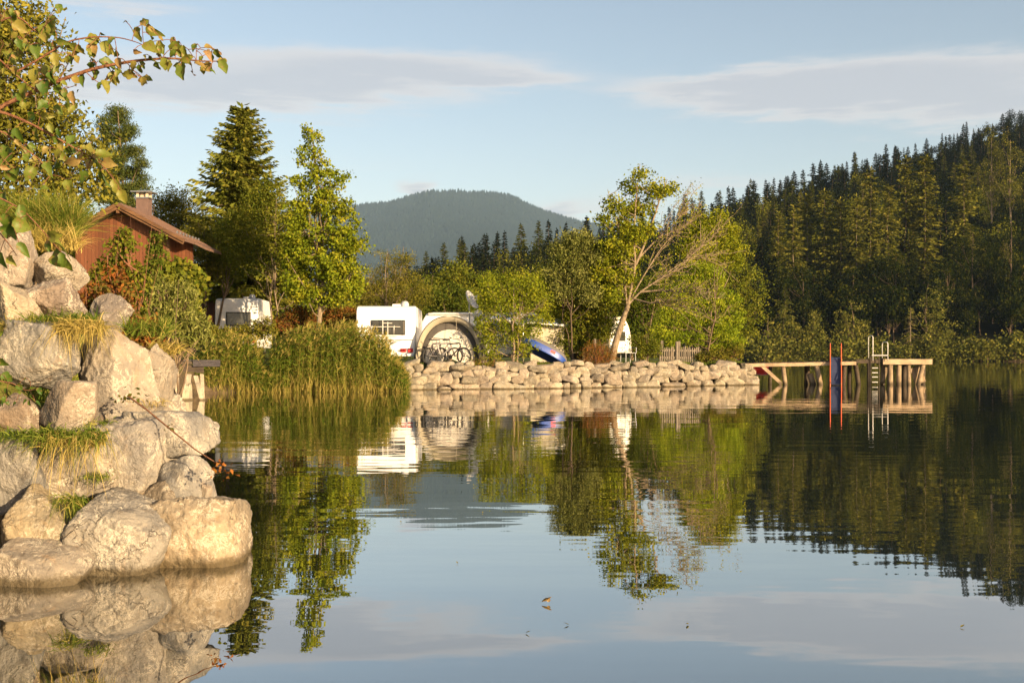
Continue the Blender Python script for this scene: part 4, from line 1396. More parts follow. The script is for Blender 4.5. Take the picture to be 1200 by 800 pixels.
px_shrub('bank_shrub', 'tangled reddish shrubs at the foot of the maple trunk', 'shrub', 49.5,
         [(338, 378, 18, 14), (362, 376, 14, 12), (392, 372, 18, 13), (410, 370, 12, 14), (350, 366, 12, 10)], 372, n_leaf=7000, leaf=0.10, mat='leaf_rust', bark='twig', r0=0.02, limbs=40, seed=52, cs=0.14, per=16, stems=5, top=(372, 362))
px_shrub('rose_shrub', 'small dark green shrub with red tinged tips in front of the cabin corner', 'shrub', 18.0,
         [(182, 300, 10, 28), (176, 330, 14, 20), (184, 280, 5, 14)], 180, n_leaf=1200, leaf=0.07, mat='leaf_dark', bark='twig', r0=0.015, limbs=20, seed=8, cs=0.06, per=8, stems=3, top=(182, 268))
px_shrub('feathery_tree', 'thin feathery sapling with yellowing leaves at the upper left behind the near branch', 'tree', 11.0,
         [(20, 60, 60, 60), (-30, 30, 60, 70), (60, 150, 42, 36), (20, 130, 60, 40), (80, 180, 34, 26), (30, 210, 60, 40), (90, 205, 28, 22), (112, 170, 22, 16), (118, 205, 20, 16), (104, 228, 26, 14), (-30, 150, 60, 80), (40, 20, 24, 30), (70, 235, 40, 26)], -40, n_leaf=19000, leaf=0.055, mat='leaf_olive', bark='bark_pale', r0=0.05, limbs=50, seed=9, cs=0.11, per=14, aspect=0.5, stems=3, top=(20, 10))

# ------------------------------------------------------------------ trees of the campsite
T_ = broadleaf
pine_rng = np.random.default_rng(3)


def pine_tree():
    D = 62.0
    b = np.array([(146 - CX) / F * D, D, 0]); b[2] = gz(b[0], b[1])
    pads = [(138, 135, 15, 11), (126, 148, 12, 10), (150, 152, 12, 8), (136, 160, 18, 8), (120, 172, 10, 8), (152, 178, 16, 9), (132, 186, 18, 9), (164, 190, 9, 7), (148, 204, 22, 9), (126, 208, 16, 10), (168, 214, 10, 7), (150, 222, 24, 8), (130, 228, 20, 10), (146, 240, 26, 10)]
    L = []
    rng = np.random.default_rng(44)
    for px, py, rx, ry in pads:
        dd = rng.normal() * 0.5
        c = at(px, py, D + dd); L.append([*c, rx / F * D, rx / F * D * 0.9, ry / F * D])
    V, Q, tint, cl = tree_parts(L, 34000, 0.16, rng, 40, 0.15, 0.26, (0, 0, 0.7), 0.5)
    t = thing('pine_tree', 'dark green pine with layered rounded pads behind the cabin roof', 'tree', b)
    mesh_np('crown', V, Q, M['needle_pine'], t, tint, origin=b)
    top = at(138, 130, D)
    tr = curve(b, top, (0.2, 0, 0), rng, 9, 0.006)
    polys, rad = [tr], [np.linspace(0.16, 0.02, 9)]
    for l in L:
        i = min(7, max(2, int((l[2] - 0.6 - b[2]) / (top[2] - b[2]) * 8)))
        polys.append(curve(tr[i], np.array(l[:3]), (0, 0, -0.1), rng, 5, 0.02)); rad.append(np.linspace(0.05, 0.012, 5))
    tubes_np('trunk', polys, rad, M['bark'], t, 6, origin=b)
pine_tree()

D = 61.0
sx = (284 - CX) / F * D
conifer('spruce_tree', 'tall pointed spruce left of the bright green maple', (sx, D), CH + (HY - 122) / F * D - gz(sx, D), 4.0, 56, 12, 38, 'needle', seed=5, droop=0.60, up_tip=0.35, spray=0.15, width=0.34, power=0.66, limbs=120, t0=0.26, jitter=0.5)

T_('round_tree', 'round olive tree behind the cabin chimney', 'tree', (205, 68), [(205, 240, 26, 22), (186, 250, 22, 22), (226, 256, 22, 24), (205, 270, 40, 26), (178, 268, 16, 18), (244, 272, 18, 26)], 15000, 0.13, 'leaf_olive', seed=11, top=(205, 230), cs=0.3)
T_('deciduous_tree', 'loose olive tree rising behind the right end of the cabin roof', 'tree', (244, 56), [(240, 290, 26, 24), (228, 270, 16, 16), (258, 304, 26, 22), (262, 275, 16, 20), (236, 322, 18, 16)], 8500, 0.13, 'leaf_olive', seed=12, top=(240, 265), cs=0.28, stems=2)
T_('deciduous_tree', 'shaded green tree with pale thin stems between the spruce and the maple', 'tree', (322, 54), [(306, 262, 32, 34), (325, 290, 28, 28), (285, 300, 28, 20), (345, 300, 20, 32), (270, 275, 18, 24), (318, 232, 16, 24), (350, 332, 16, 18), (342, 262, 16, 26), (300, 240, 14, 20)], 22000, 0.12, 'leaf_mid', 'bark_pale', r0=.07, seed=13, top=(322, 240), stems=2, cs=0.3, limbs=26)
T_('maple_tree', 'bright green maple with a stepped open crown above the reeds', 'tree', (375, 48), [(366, 160, 9, 15), (360, 186, 15, 14), (384, 196, 12, 12), (372, 212, 24, 15), (398, 212, 11, 13), (350, 218, 12, 13), (378, 240, 30, 17), (352, 252, 16, 18), (404, 254, 18, 20), (376, 276, 40, 20), (350, 292, 24, 22), (410, 288, 22, 22), (382, 312, 44, 20), (404, 326, 28, 18), (368, 340, 34, 17), (400, 346, 24, 13), (344, 322, 18, 22)], 21000, 0.13, 'leaf_lime', 'bark_pale', r0=0.15, seed=14, top=(366, 150), cs=0.19, per=30, limbs=40, aspect=0.75, shell=0.4)
T_('grey_willow', 'yellowing willow with bare pale twigs right of the maple', 'tree', (455, 62), [(446, 318, 24, 24), (470, 330, 26, 22), (492, 346, 24, 16), (436, 344, 20, 20), (462, 350, 40, 16), (470, 305, 20, 12)], 12000, 0.11, 'leaf_olive', 'bark_pale', seed=15, top=(456, 295), cs=0.25, stems=4, limbs=40, aspect=0.35)
T_('deciduous_tree', 'round dark tree behind the big caravan roof', 'tree', (535, 110), [(530, 325, 26, 16), (512, 340, 22, 18), (556, 332, 24, 16), (540, 350, 44, 22), (500, 350, 14, 16)], 9000, 0.28, 'leaf_mid', seed=16, top=(532, 312), cs=0.55)
T_('deciduous_tree', 'shaded round tree behind the tent, darker than its neighbours', 'tree', (528, 80), [(522, 348, 26, 18), (540, 356, 26, 20), (515, 368, 20, 14)], 4500, 0.18, 'leaf_dark', seed=17, top=(525, 335), cs=0.4)
T_('deciduous_tree', 'olive tree crown behind the small yellow green tree', 'tree', (600, 120), [(590, 330, 26, 14), (620, 326, 26, 14), (646, 330, 24, 16), (575, 340, 16, 14), (610, 346, 44, 18)], 8000, 0.28, 'leaf_mid', seed=18, top=(605, 315), cs=0.55)
T_('small_tree', 'small yellow green tree standing in front of the tent and dishes', 'tree', (600, 44.4), [(580, 335, 20, 18), (612, 334, 24, 16), (634, 352, 16, 18), (596, 362, 30, 18), (572, 378, 20, 18), (606, 388, 30, 16), (576, 404, 22, 14), (632, 376, 16, 14), (568, 352, 10, 14), (612, 408, 16, 10)], 11500, 0.09, 'leaf_lime', 'bark_pale', r0=0.07, seed=19, top=(602, 325), cs=0.18, per=16, stems=3, limbs=34)
T_('bay_willow', 'dense dark willow with silvery top at the right of the boat', 'tree', (690, 48.5), [(676, 304, 24, 22), (692, 296, 18, 18), (658, 322, 18, 20), (710, 318, 20, 28), (680, 336, 32, 22), (658, 352, 18, 18), (662, 372, 20, 18), (700, 352, 26, 20), (706, 378, 22, 18), (686, 394, 28, 18), (664, 398, 16, 14), (726, 344, 14, 22), (682, 368, 26, 16), (648, 336, 10, 16)], 30000, 0.125, 'leaf_mid', seed=20, top=(684, 275), cs=0.24, stems=4, limbs=30, aspect=0.45, bias=(0, 0, 0.5))
T_('silver_willow', 'pale silvery willow shoots crowning the dense dark willow', 'tree', (672, 46.3), [(672, 284, 20, 12), (656, 298, 12, 16), (690, 282, 12, 12), (668, 308, 20, 16), (696, 300, 10, 14), (648, 322, 9, 16), (680, 326, 16, 14), (660, 342, 14, 12), (690, 346, 12, 12)], 11000, 0.12, 'leaf_silver', 'bark_dark', r0=.05, seed=27, top=(676, 275), cs=0.22, stems=2, limbs=16, aspect=0.35, bias=(0, 0, 0.9))
T_('yellow_tree', 'yellowing tree behind the bare branches of the leaning tree', 'tree', (826, 57), [(836, 264, 22, 16), (850, 276, 14, 16), (818, 274, 16, 16), (834, 290, 26, 14), (806, 292, 16, 14), (858, 300, 12, 16), (826, 308, 26, 12)], 12000, 0.12, 'leaf_yellow', 'bark_pale', seed=21, top=(832, 256), cs=0.28)
T_('weeping_willow', 'bright green drooping willow at the right end of the stone wall', 'tree', (822, 50.5), [(822, 318, 16, 12), (838, 330, 14, 14), (808, 334, 18, 14), (852, 350, 13, 15), (832, 356, 18, 12), (792, 344, 13, 14), (864, 374, 9, 14), (842, 380, 20, 12), (812, 372, 20, 14), (786, 370, 14, 14), (856, 398, 14, 12), (826, 398, 24, 12), (794, 398, 20, 12), (774, 388, 12, 14), (848, 412, 18, 8), (862, 352, 7, 7)], 24000, 0.12, 'leaf_willow', seed=22, r0=.08, top=(825, 310), cs=0.17, per=34, limbs=34, stems=3, aspect=0.30, bias=(0, 0, -0.8), shell=0.35)
T_('deciduous_tree', 'tall shaded tree standing behind the bright drooping willow', 'tree', (860, 125), [(862, 310, 22, 26), (880, 340, 18, 28), (850, 340, 22, 28), (872, 376, 26, 26), (846, 290, 14, 16)], 7500, 0.28, 'leaf_mid', seed=23, top=(862, 285), cs=0.6)
T_('deciduous_tree', 'thin dark tree in the gap between the two willows', 'tree', (755, 58), [(752, 372, 24, 22), (740, 350, 18, 18), (768, 346, 22, 22), (760, 396, 24, 14)], 6000, 0.12, 'leaf_dark', seed=24, top=(756, 330), cs=0.26, stems=3)


# the belt of trees that closes the view behind the campsite
for i, (px, D, yt, w, m_, lab) in enumerate(((-60, 62, 215, 70, 'leaf_mid', 'broad green tree half out of the frame behind the feathery sapling at the left edge'), (30, 70, 225, 60, 'leaf_olive', 'olive tree behind the tall grass at the left, seen through the feathery sapling'), (90, 74, 240, 44, 'leaf_dark', 'dark tree just behind the left slope of the cabin roof'), (232, 82, 318, 34, 'leaf_mid', 'olive tree in the row behind the small caravan, near the cabin'), (262, 86, 308, 34, 'leaf_dark', 'dark tree in the row directly behind the small caravan'), (300, 80, 322, 36, 'leaf_mid', 'leafy tree in the row right of the small caravan'), (340, 84, 330, 36, 'leaf_dark', 'dark tree in the row behind the maple trunk'),
        (384, 78, 334, 34, 'leaf_mid', 'leafy tree in the row just right of the maple trunk'), (418, 84, 322, 34, 'leaf_olive', 'olive tree in the row behind the left edge of the big caravan'), (460, 90, 330, 36, 'leaf_mid', 'leafy tree in the row behind the big caravan roof'), (496, 96, 326, 30, 'leaf_dark', 'dark tree in the row behind the tent top'), (650, 84, 330, 40, 'leaf_mid', 'leafy tree in the row behind the awning tent'), (740, 90, 318, 44, 'leaf_dark', 'dark tree in the row behind the leaning trunk'), (786, 96, 312, 40, 'leaf_mid', 'leafy tree in the row behind the picket fence'))):
    T_('background_tree', lab, 'tree', (px, D), [(px, yt + 16, w * .6, 15), (px - w * .4, yt + 30, w * .5, 18), (px + w * .4, yt + 32, w * .5, 18), (px, yt + 50, w * .9, 22), (px - w * .3, yt + 72, w * .7, 20), (px + w * .3, yt + 74, w * .7, 20)], 7000, 0.2, m_, seed=400 + i, top=(px, yt), cs=0.42, per=18, limbs=14, stems=2, aspect=.75, twigs=False)


def leaning_tree():
    D = 46.6
    rng = np.random.default_rng(88)
    b = np.array([(716 - CX) / F * D, D, 0]); b[2] = gz(b[0], b[1]) - 0.05
    t = thing('leaning_tree', 'half bare leaning tree with a leafy top and pale dead branches on its right', 'tree', b)
    A = lambda *q: np.array([at(p[0], p[1], D + (p[2] if len(p) > 2 else 0)) for p in q])
    def sm(P):
        tt = np.linspace(0, len(P) - 1, len(P) * 3); Q = np.stack([np.interp(tt, np.arange(len(P)), P[:, i]) for i in range(3)], -1)
        Q[1:-1] = (Q[:-2] + 2 * Q[1:-1] + Q[2:]) / 4
        return Q
    polys, rad = [], []
    def br(P, ra, rb):
        Q = sm(P); polys.append(Q); rad.append(np.linspace(ra, rb, len(Q))); return Q
    main = np.concatenate([[b], A((722, 398), (730, 374), (736, 358))])
    br(main, 0.16, 0.10)
    leaders = [br(A((736, 358), (740, 335), (745, 310), (742, 280), (744, 250), (747, 215), (750, 192)), 0.075, 0.010),
               br(A((735, 360), (732, 335), (734, 300), (726, 270), (718, 245), (712, 222)), 0.055, 0.010),
               br(A((745, 310), (758, 280), (768, 250), (776, 225), (782, 210)), 0.06, 0.012)]
    dead = [br(A((737, 356), (750, 342), (768, 330), (790, 318), (820, 290), (838, 276)), 0.05, 0.005),
            br(A((738, 352), (756, 320), (775, 290), (796, 268), (815, 256)), 0.038, 0.005),
            br(A((750, 342), (775, 340), (800, 342, -1), (818, 340, -1.4)), 0.05, 0.006),
            br(A((742, 350), (765, 356, -.6), (788, 354, -1.2), (800, 357, -1.5)), 0.04, 0.006),
            br(A((746, 305), (770, 280, 0.8), (790, 262, 1.2), (806, 244, 1.6)), 0.045, 0.005),
            br(A((768, 330), (792, 312, 1), (815, 300, 2), (838, 300, 2.4)), 0.04, 0.005),
            br(A((733, 345), (718, 330), (706, 318)), 0.03, 0.006)]
    for base in dead[:6]:
        for k in range(22):
            i = rng.integers(4, len(base) - 1)
            p = base[i]; dr = base[min(i + 2, len(base) - 1)] - base[i - 2]; dr /= np.linalg.norm(dr)
            L = rng.uniform(0.35, 1.5) * (1.25 - i / len(base) * 0.5)
            e = p + (dr * 0.75 + rng.normal(size=3) * np.array([0.45, 0.5, 0.5]) + np.array([0.15, 0, 0.12])) * L
            q = curve(p, e, np.array([0, 0, 0.06 * L]), rng, 5, 0.035); polys.append(q); rad.append(np.linspace(0.016, 0.006, 5))
            for s in range(4):
                j = rng.integers(1, 5); e2 = q[j] + (dr * 0.6 + rng.normal(size=3) * 0.5) * L * rng.uniform(0.25, 0.5)
                polys.append(curve(q[j], e2, np.zeros(3), rng, 4, 0.04)); rad.append(np.linspace(0.010, 0.005, 4))
    lob = [(750, 203, 12, 11), (742, 222, 15, 10), (768, 222, 17, 9), (785, 222, 9, 9), (722, 240, 14, 13), (752, 244, 22, 12), (728, 266, 17, 12), (708, 256, 8, 8), (748, 272, 20, 12), (722, 292, 20, 16), (740, 300, 16, 14), (708, 320, 16, 16), (732, 326, 14, 14), (716, 346, 18, 12)]
    Ls = []
    for px, py, rx, ry in lob:
        c = at(px, py, D + rng.normal() * 0.4); Ls.append([*c, rx / F * D, rx / F * D, ry / F * D])
    V, Q, tint, cl = tree_parts(Ls, 10500, 0.115, rng, 30, 0.16, 0.7, None, 0.45)
    # a few leaves left on the dead side
    ends = np.array([p[-1] for p in polys[10:]])
    pick = ends[rng.permutation(len(ends))[:520]]
    V2, Q2 = leaf_geo(np.repeat(pick, 5, 0) + rng.normal(size=(2600, 3)) * 0.13, 0.09, rng, 0.5)
    V, Q = join([(V, Q), (V2, Q2)]); tint = np.concatenate([tint, np.repeat(rng.uniform(0.2, 1, 2600), 4)])
    mesh_np('crown', V, Q, M['leaf_yellow'], t, tint, origin=b)
    for j in rng.permutation(len(cl))[:70]:
        ld = leaders[rng.integers(3)]
        i = int(np.argmin(np.linalg.norm(ld - cl[j] + np.array([0, 0, 0.4]), axis=1)))
        polys.append(curve(ld[i], cl[j], np.zeros(3), rng, 4, 0.03)); rad.append(np.linspace(0.016, 0.005, 4))
    tubes_np('trunk', polys, rad, M['bark_pale'], t, 7, origin=b)
leaning_tree()


# low plants along the wall
px_shrub('dry_shrub', 'rusty dry plant clump at the foot of the leaning tree', 'shrub', 45.6, [(698, 412, 16, 12), (712, 416, 12, 9), (690, 418, 12, 8)], 700, n_leaf=2600, leaf=0.12, mat='leaf_rust', bark='twig', r0=0.015, limbs=40, seed=31, cs=0.14, per=12, aspect=0.14, bias=(0, 0, 1.4), stems=6, top=(700, 398))
px_shrub('round_shrub', 'rounded dark green garden shrub beside the picket fence', 'shrub', 47.4, [(750, 404, 18, 13), (764, 408, 14, 12), (756, 414, 20, 9)], 755, n_leaf=3600, leaf=0.085, mat='leaf_mid', bark='bark', r0=0.03, limbs=24, seed=32, cs=0.14, per=16, stems=4, top=(755, 392))
px_shrub('wall_shrub', 'yellowish shrub sprawling over the stone wall below the small tree', 'shrub', 43.6, [(556, 428, 14, 12), (578, 424, 14, 8), (548, 440, 8, 8), (568, 436, 10, 8)], 562, n_leaf=2200, leaf=0.06, mat='leaf_olive', bark='twig', r0=0.015, limbs=24, seed=33, cs=0.10, per=12, stems=4, top=(562, 416))
px_shrub('wall_shrub', 'low olive shrub at the right end of the wall under the drooping willow', 'shrub', 50.0, [(845, 416, 20, 8), (862, 412, 14, 10), (825, 418, 14, 6)], 846, n_leaf=3000, leaf=0.08, mat='leaf_olive', bark='twig', r0=0.015, limbs=24, seed=34, cs=0.13, per=14, stems=4, top=(846, 404))


# ------------------------------------------------------------------ reeds
def reeds(name, label, cols, D0, D1, n, seed, dry=0.0):
    rng = np.random.default_rng(seed)
    xs = np.array([c[0] for c in cols], float); ys = np.array([c[1] for c in cols], float)
    px = rng.uniform(xs[0], xs[-1], n); D = rng.uniform(D0, D1, n)
    D = D + (px - 240) / 230 * 1.6
    X = (px - CX) / F * D
    top = CH + (HY - np.interp(px, xs, ys)) / F * D
    cl = fbm(np.stack([px * 0.06, D * 0.8, 0 * px], -1), 3, seed)
    H = top * rng.uniform(0.66, 1.03, n) * (1 + 0.16 * cl)
    B = np.stack([X, D, np.full(n, -0.15)], -1)
    lean = rng.normal(size=(n, 3)) * np.array([0.09, 0.09, 0]) + np.array([0.02, 0, 1])
    lean /= np.linalg.norm(lean, axis=1, keepdims=True)
    G = []
    T = []
    V, Q = blade_geo(B, lean, H, np.full(n, 0.010), 0.05, rng, 4); G.append((V, Q)); T.append(np.repeat(rng.uniform(0.35, 0.75, n), 10))
    for k in range(14):
        f = rng.uniform(0.20, 0.98, n)
        p = B + lean * (H * f)[:, None]
        az = rng.uniform(0, 6.28, n)
        d = np.stack([np.cos(az), np.sin(az), rng.uniform(0.7, 1.6, n)], -1); d /= np.linalg.norm(d, axis=1, keepdims=True)
        V, Q = blade_geo(p, d, rng.uniform(0.25, 0.52, n), rng.uniform(0.018, 0.034, n), rng.uniform(0.4, 1.2, n), rng, 3)
        G.append((V, Q)); T.append(np.repeat(np.clip(rng.normal(0.33, 0.17, n) + 0.30 * cl + (0.5 - f) * 0.10, 0, 0.78), 8))
    for k in range(2):                                             # dead straw at the foot
        f = rng.uniform(0.02, 0.16, n) + np.clip(cl * 0.9 + 0.12 + 0.22 * (px < 300), 0, 0.42) * rng.uniform(0, 1, n)
        p = B + lean * (H * f)[:, None] + rng.normal(size=(n, 3)) * 0.05
        d = rng.normal(size=(n, 3)) * 0.28 + np.array([0, 0, 1]); d /= np.linalg.norm(d, axis=1, keepdims=True)
        V, Q = blade_geo(p, d, rng.uniform(0.3, 0.7, n), rng.uniform(0.012, 0.024, n), 0.1, rng, 2)
        G.append((V, Q)); T.append(np.repeat(rng.uniform(0.50, 0.95, n), 6))
    m = rng.uniform(size=n) < 0.75                                  # brown plumes
    p = (B + lean * (H * 0.95)[:, None])[m]; nm = len(p)
    for k in range(3):
        d = rng.normal(size=(nm, 3)) * 0.35 + np.array([0.2, 0, 1]); d /= np.linalg.norm(d, axis=1, keepdims=True)
        V, Q = blade_geo(p, d, rng.uniform(0.15, 0.3, nm), rng.uniform(0.02, 0.04, nm), 0.3, rng, 2)
        G.append((V, Q)); T.append(np.repeat(rng.uniform(0.58, 0.82, nm), 6))
    V, Q = join(G)
    o = mesh_np(name, V, Q, M['reed'], tint=np.concatenate(T))
    tag(o, label, 'reeds', kind='stuff')
reeds('reeds', 'tall green reed bed with straw coloured foot at the water edge', [(228, 420), (240, 398), (262, 384), (290, 380), (300, 392), (306, 424), (316, 428), (324, 384), (350, 376), (400, 372), (430, 378), (450, 392), (466, 416), (476, 434)], 38.0, 40.2, 3000, 3)


def wall_grass():
    rng = np.random.default_rng(61)
    n = 7000
    px = rng.uniform(470, 880, n)
    D = np.interp(px, [470, 560, 640, 760, 880], [43.4, 44.2, 45.1, 47.2, 50.6]) + rng.uniform(0, 2.6, n) ** 1.3
    X = (px - CX) / F * D
    Z = ground_h(X, D) - 0.01
    d = rng.normal(size=(n, 3)) * 0.35 + np.array([0, 0, 1]); d /= np.linalg.norm(d, axis=1, keepdims=True)
    V, Q = blade_geo(np.stack([X, D, Z], -1), d, rng.uniform(0.05, 0.20, n), np.full(n, 0.018), 0.4, rng, 2)
    tag(mesh_np('grass', V, Q, M['grass'], tint=np.repeat(rng.uniform(0, 0.8, n), 6)), 'green grass strip along the top of the stone wall', 'grass', kind='stuff')
wall_grass()


def bank_grass():
    rng = np.random.default_rng(62)
    n = 9000
    px = rng.uniform(-10, 190, n); D = rng.uniform(8.6, 13.5, n)
    X = (px - CX) / F * D
    m = 26000                                                      # the rest of the bank, seen from a step aside
    X = np.concatenate([X, rng.uniform(-14, -2.7, m)]); D = np.concatenate([D, rng.uniform(2.0, 36, m) ** 1.0])
    sd = shore_sd(X, D)
    k = sd > 0.5
    X, D = X[k], D[k]; n = len(X)
    Z = ground_h(X, D) - 0.01
    d = rng.normal(size=(n, 3)) * 0.4 + np.array([0, 0, 1]); d /= np.linalg.norm(d, axis=1, keepdims=True)
    V, Q = blade_geo(np.stack([X, D, Z], -1), d, rng.uniform(0.10, 0.42, n), np.full(n, 0.009), 0.5, rng, 3)
    tag(mesh_np('bank_grass', V, Q, M['grass'], tint=np.repeat(rng.uniform(0, 1, n), 8)), 'wild grass and weeds covering the near bank', 'grass', kind='stuff')
bank_grass()


# ------------------------------------------------------------------ the dry stone wall at the campsite
def stone_wall():
    rng = np.random.default_rng(17)
    kx = [470, 560, 640, 760, 866, 900]; kD = [42.0, 42.9, 43.7, 45.8, 49.0, 50.4]
    t = thing('stone_wall', 'low dry wall of pale boulders along the campsite shore', 'wall', (*P2(660, 44), 0))
    org = np.array(t.location)
    cnt = 0
    def stone_geo(px, w, z, h, back=0.0):
        D = np.interp(px, kx, kD) + back
        hx, hz = w / 2 / F * D, h / 2
        P, T = rock_shape(int(rng.integers(1e6)), 3, 8, 16.0, 0.06, 0.5, lo=0.76, boxy=.86)
        return P * np.array([hx, max(hx, hz) * 0.9, hz]) + np.array([(px - CX) / F * D, D + hx * 0.4, z]), T
    def stone(px, w, z, h, back=0.0, sub=3):
        nonlocal cnt
        D = np.interp(px, kx, kD) + back
        hx, hz = w / 2 / F * D, h / 2
        P, T = rock_shape(int(rng.integers(1e6)), 4, 8, 18.0, 0.06, 0.5, lo=0.76, boxy=.84)
        V = P * np.array([hx, max(hx, hz) * 0.9, hz])
        a = rng.normal() * 0.16
        V = np.stack([V[:, 0] * math.cos(a) - V[:, 2] * math.sin(a), V[:, 1], V[:, 0] * math.sin(a) + V[:, 2] * math.cos(a)], -1)
        o = mesh_np('stone', V, T, M['wall_rock'], t, smooth=True)
        o.location = np.array([(px - CX) / F * D, D + hx * 0.4, z]) - org
        k = rng.uniform(0.68, 1.18)
        o.color = (0.265 * k, 0.232 * k * rng.uniform(.96, 1.03), 0.18 * k, 1); cnt += 1
    todo = []
    for zc, h, wd, bk in [(0.04, 0.50, 17.0, 0.0), (0.33, 0.36, 13.5, 0.10), (0.54, 0.34, 13.0, 0.20), (0.74, 0.33, 13.0, 0.31), (0.91, 0.30, 14.0, 0.42)]:
        x = 468 + rng.uniform(0, 8)
        end = 888 - bk * 45
        while x < end:
            w = wd * np.clip(rng.lognormal(0, 0.34), 0.5, 1.9)
            if not (bk > .4 and rng.uniform() < 0.15):
                todo.append((x + w / 2, w * 1.22, zc + rng.normal() * 0.045, h * rng.uniform(0.85, 1.35), bk + rng.normal() * 0.06))
            x += w
    todo.sort(key=lambda q: -q[1] * q[3])
    for q in todo[:99]:
        stone(*q)
    small = []
    for q in todo[99:]:
        small.append(stone_geo(*q))
    V, T = join(small)
    o = mesh_np('small_stones', V, T, M['wall_rock'], t, smooth=True, origin=org)
    o.color = (0.25, 0.22, 0.17, 1); o['kind'] = 'stuff'
    print('STONES', cnt)
stone_wall()

# ------------------------------------------------------------------ cabin
def cabin():
    D = 50.0
    ridge = at(138, 241, D)
    g = gz(ridge[0], ridge[1])
    zr = ridge[2]
    t = thing('cabin', 'reddish brown timber cabin with low gable roof and chimney above the bank', 'cabin', (ridge[0], ridge[1], 0), R(-2))
    # local: x to the right along the gable, y away along the ridge
    hw, L, pitch, oh = 2.55, 3.9, 0.53, 0.50
    ze = zr - pitch * hw
    wl = 0.35
    zb = g - 0.6
    # gable wall (stops short of the right corner, where a porch is cut in)
    w = MB()
    xr = 1.95
    w.prism([(-hw + wl, zb), (xr, zb), (xr, zr - pitch * xr - 0.12), (0, zr - 0.12), (-hw + wl, ze + pitch * wl - 0.12)], 0.14, 'y', 0.62)
    w.build('gable_wall', M['boards'], t)
    MB().box((-hw + wl + 0.07, L / 2 + 0.8, (zb + ze + 0.1) / 2), (0.14, L - 0.4, ze + 0.1 - zb)).build('side_wall', M['boards'], t)
    MB().prism([(xr, zb), (hw + 0.2, zb), (hw + 0.2, zr - pitch * (hw + .2) - .02), (xr, zr - pitch * xr - 0.13)], 0.14, 'y', 2.0).build('porch_wall', M['boards'], t)
    MB().box((xr - 0.07, 1.40, (zb + zr - pitch * xr - 0.2) / 2), (0.14, 1.2, zr - pitch * xr - 0.2 - zb)).build('porch_side', M['boards'], t)
    # roof: two slabs with overhang
    rf = MB()
    for s in (-1, 1):
        x1 = s * (hw + oh)
        z1 = zr - pitch * (hw + oh)
        e = 0.0 if s > 0 else -0.002
        rf.prism([(e, zr), (x1, z1), (x1, z1 + 0.13), (e, zr + 0.14)], L, 'y', -0.1)
    roof = rf.build('roof', M['roof_hut'], t)
    # lower rear slope carried on past the porch
    x0, x1 = hw + oh + .01, hw + oh + 0.55
    MB().prism([(x0, zr - pitch * x0 + .01), (x1, zr - pitch * x1 + .03), (x1, zr - pitch * x1 + .15), (x0, zr - pitch * x0 + .13)], 2.4, 'y', 1.4).build('porch_roof', M['roof_hut'], roof)
    for k in range(7):                                             # standing seams of the sheet roof
        y = 0.2 + k * 0.52
        x1 = hw + oh
        MB().beam((0.05, y, zr + 0.14), (x1, y, zr - pitch * x1 + 0.145), 0.04, 0.04).build('seam', M['roof_hut'], roof)
    for y in np.linspace(0.35, 3.4, 8):
        x = hw * 1.02
        MB().box((x, float(y), zr - pitch * x + 0.20), (0.05, 0.12, 0.12)).build('snow_guard', M['metal'], roof)
    for s in (-1, 1):
        x1 = s * (hw + oh + 0.02)
        MB().beam((s * .02, -0.13, zr + 0.03), (x1, -0.13, zr - pitch * abs(x1) + 0.03), 0.05, 0.15).build('bargeboard', M['trim'], t)
        MB().beam((s * .02, -0.06, zr - 0.10), (x1 * .985, -0.06, zr - pitch * abs(x1) * .985 - 0.10), 0.05, 0.14).build('bargeboard', M['trim'], t)
    for x in (-1.7, 0, 1.95):
        MB().beam((x, -0.02, zr - pitch * abs(x) - 0.24), (x, 0.62, zr - pitch * abs(x) - 0.24), 0.14, 0.2).build('purlin', M['trim'], t)
    MB().box((xr + 0.1, 0.70, (zb + zr - pitch * xr) / 2 - 0.2), (0.16, 0.16, zr - pitch * xr - zb - 0.4)).build('corner_post', M['trim'], t)
    cx, cy = 0.46, 2.0
    ch = MB().box((cx, cy, zr + 0.05), (0.56, 0.56, 1.06)).build('chimney', M['chimney'], t)
    MB().box((cx, cy, zr + 0.605), (0.70, 0.70, 0.05)).build('collar', M['metal'], ch)
    for dx in (-0.22, 0.22):
        for dy in (-0.22, 0.22):
            MB().box((cx + dx, cy + dy, zr + 0.74), (0.1, 0.1, 0.22)).build('throat_pillar', M['brickpale'], ch)
    MB().box((cx, cy, zr + 0.72), (0.26, 0.26, 0.18)).build('flue', M['brickpale'], ch)
    MB().box((cx, cy, zr + 0.875), (0.95, 0.95, 0.05)).build('cowl', M['metal'], ch)
cabin()


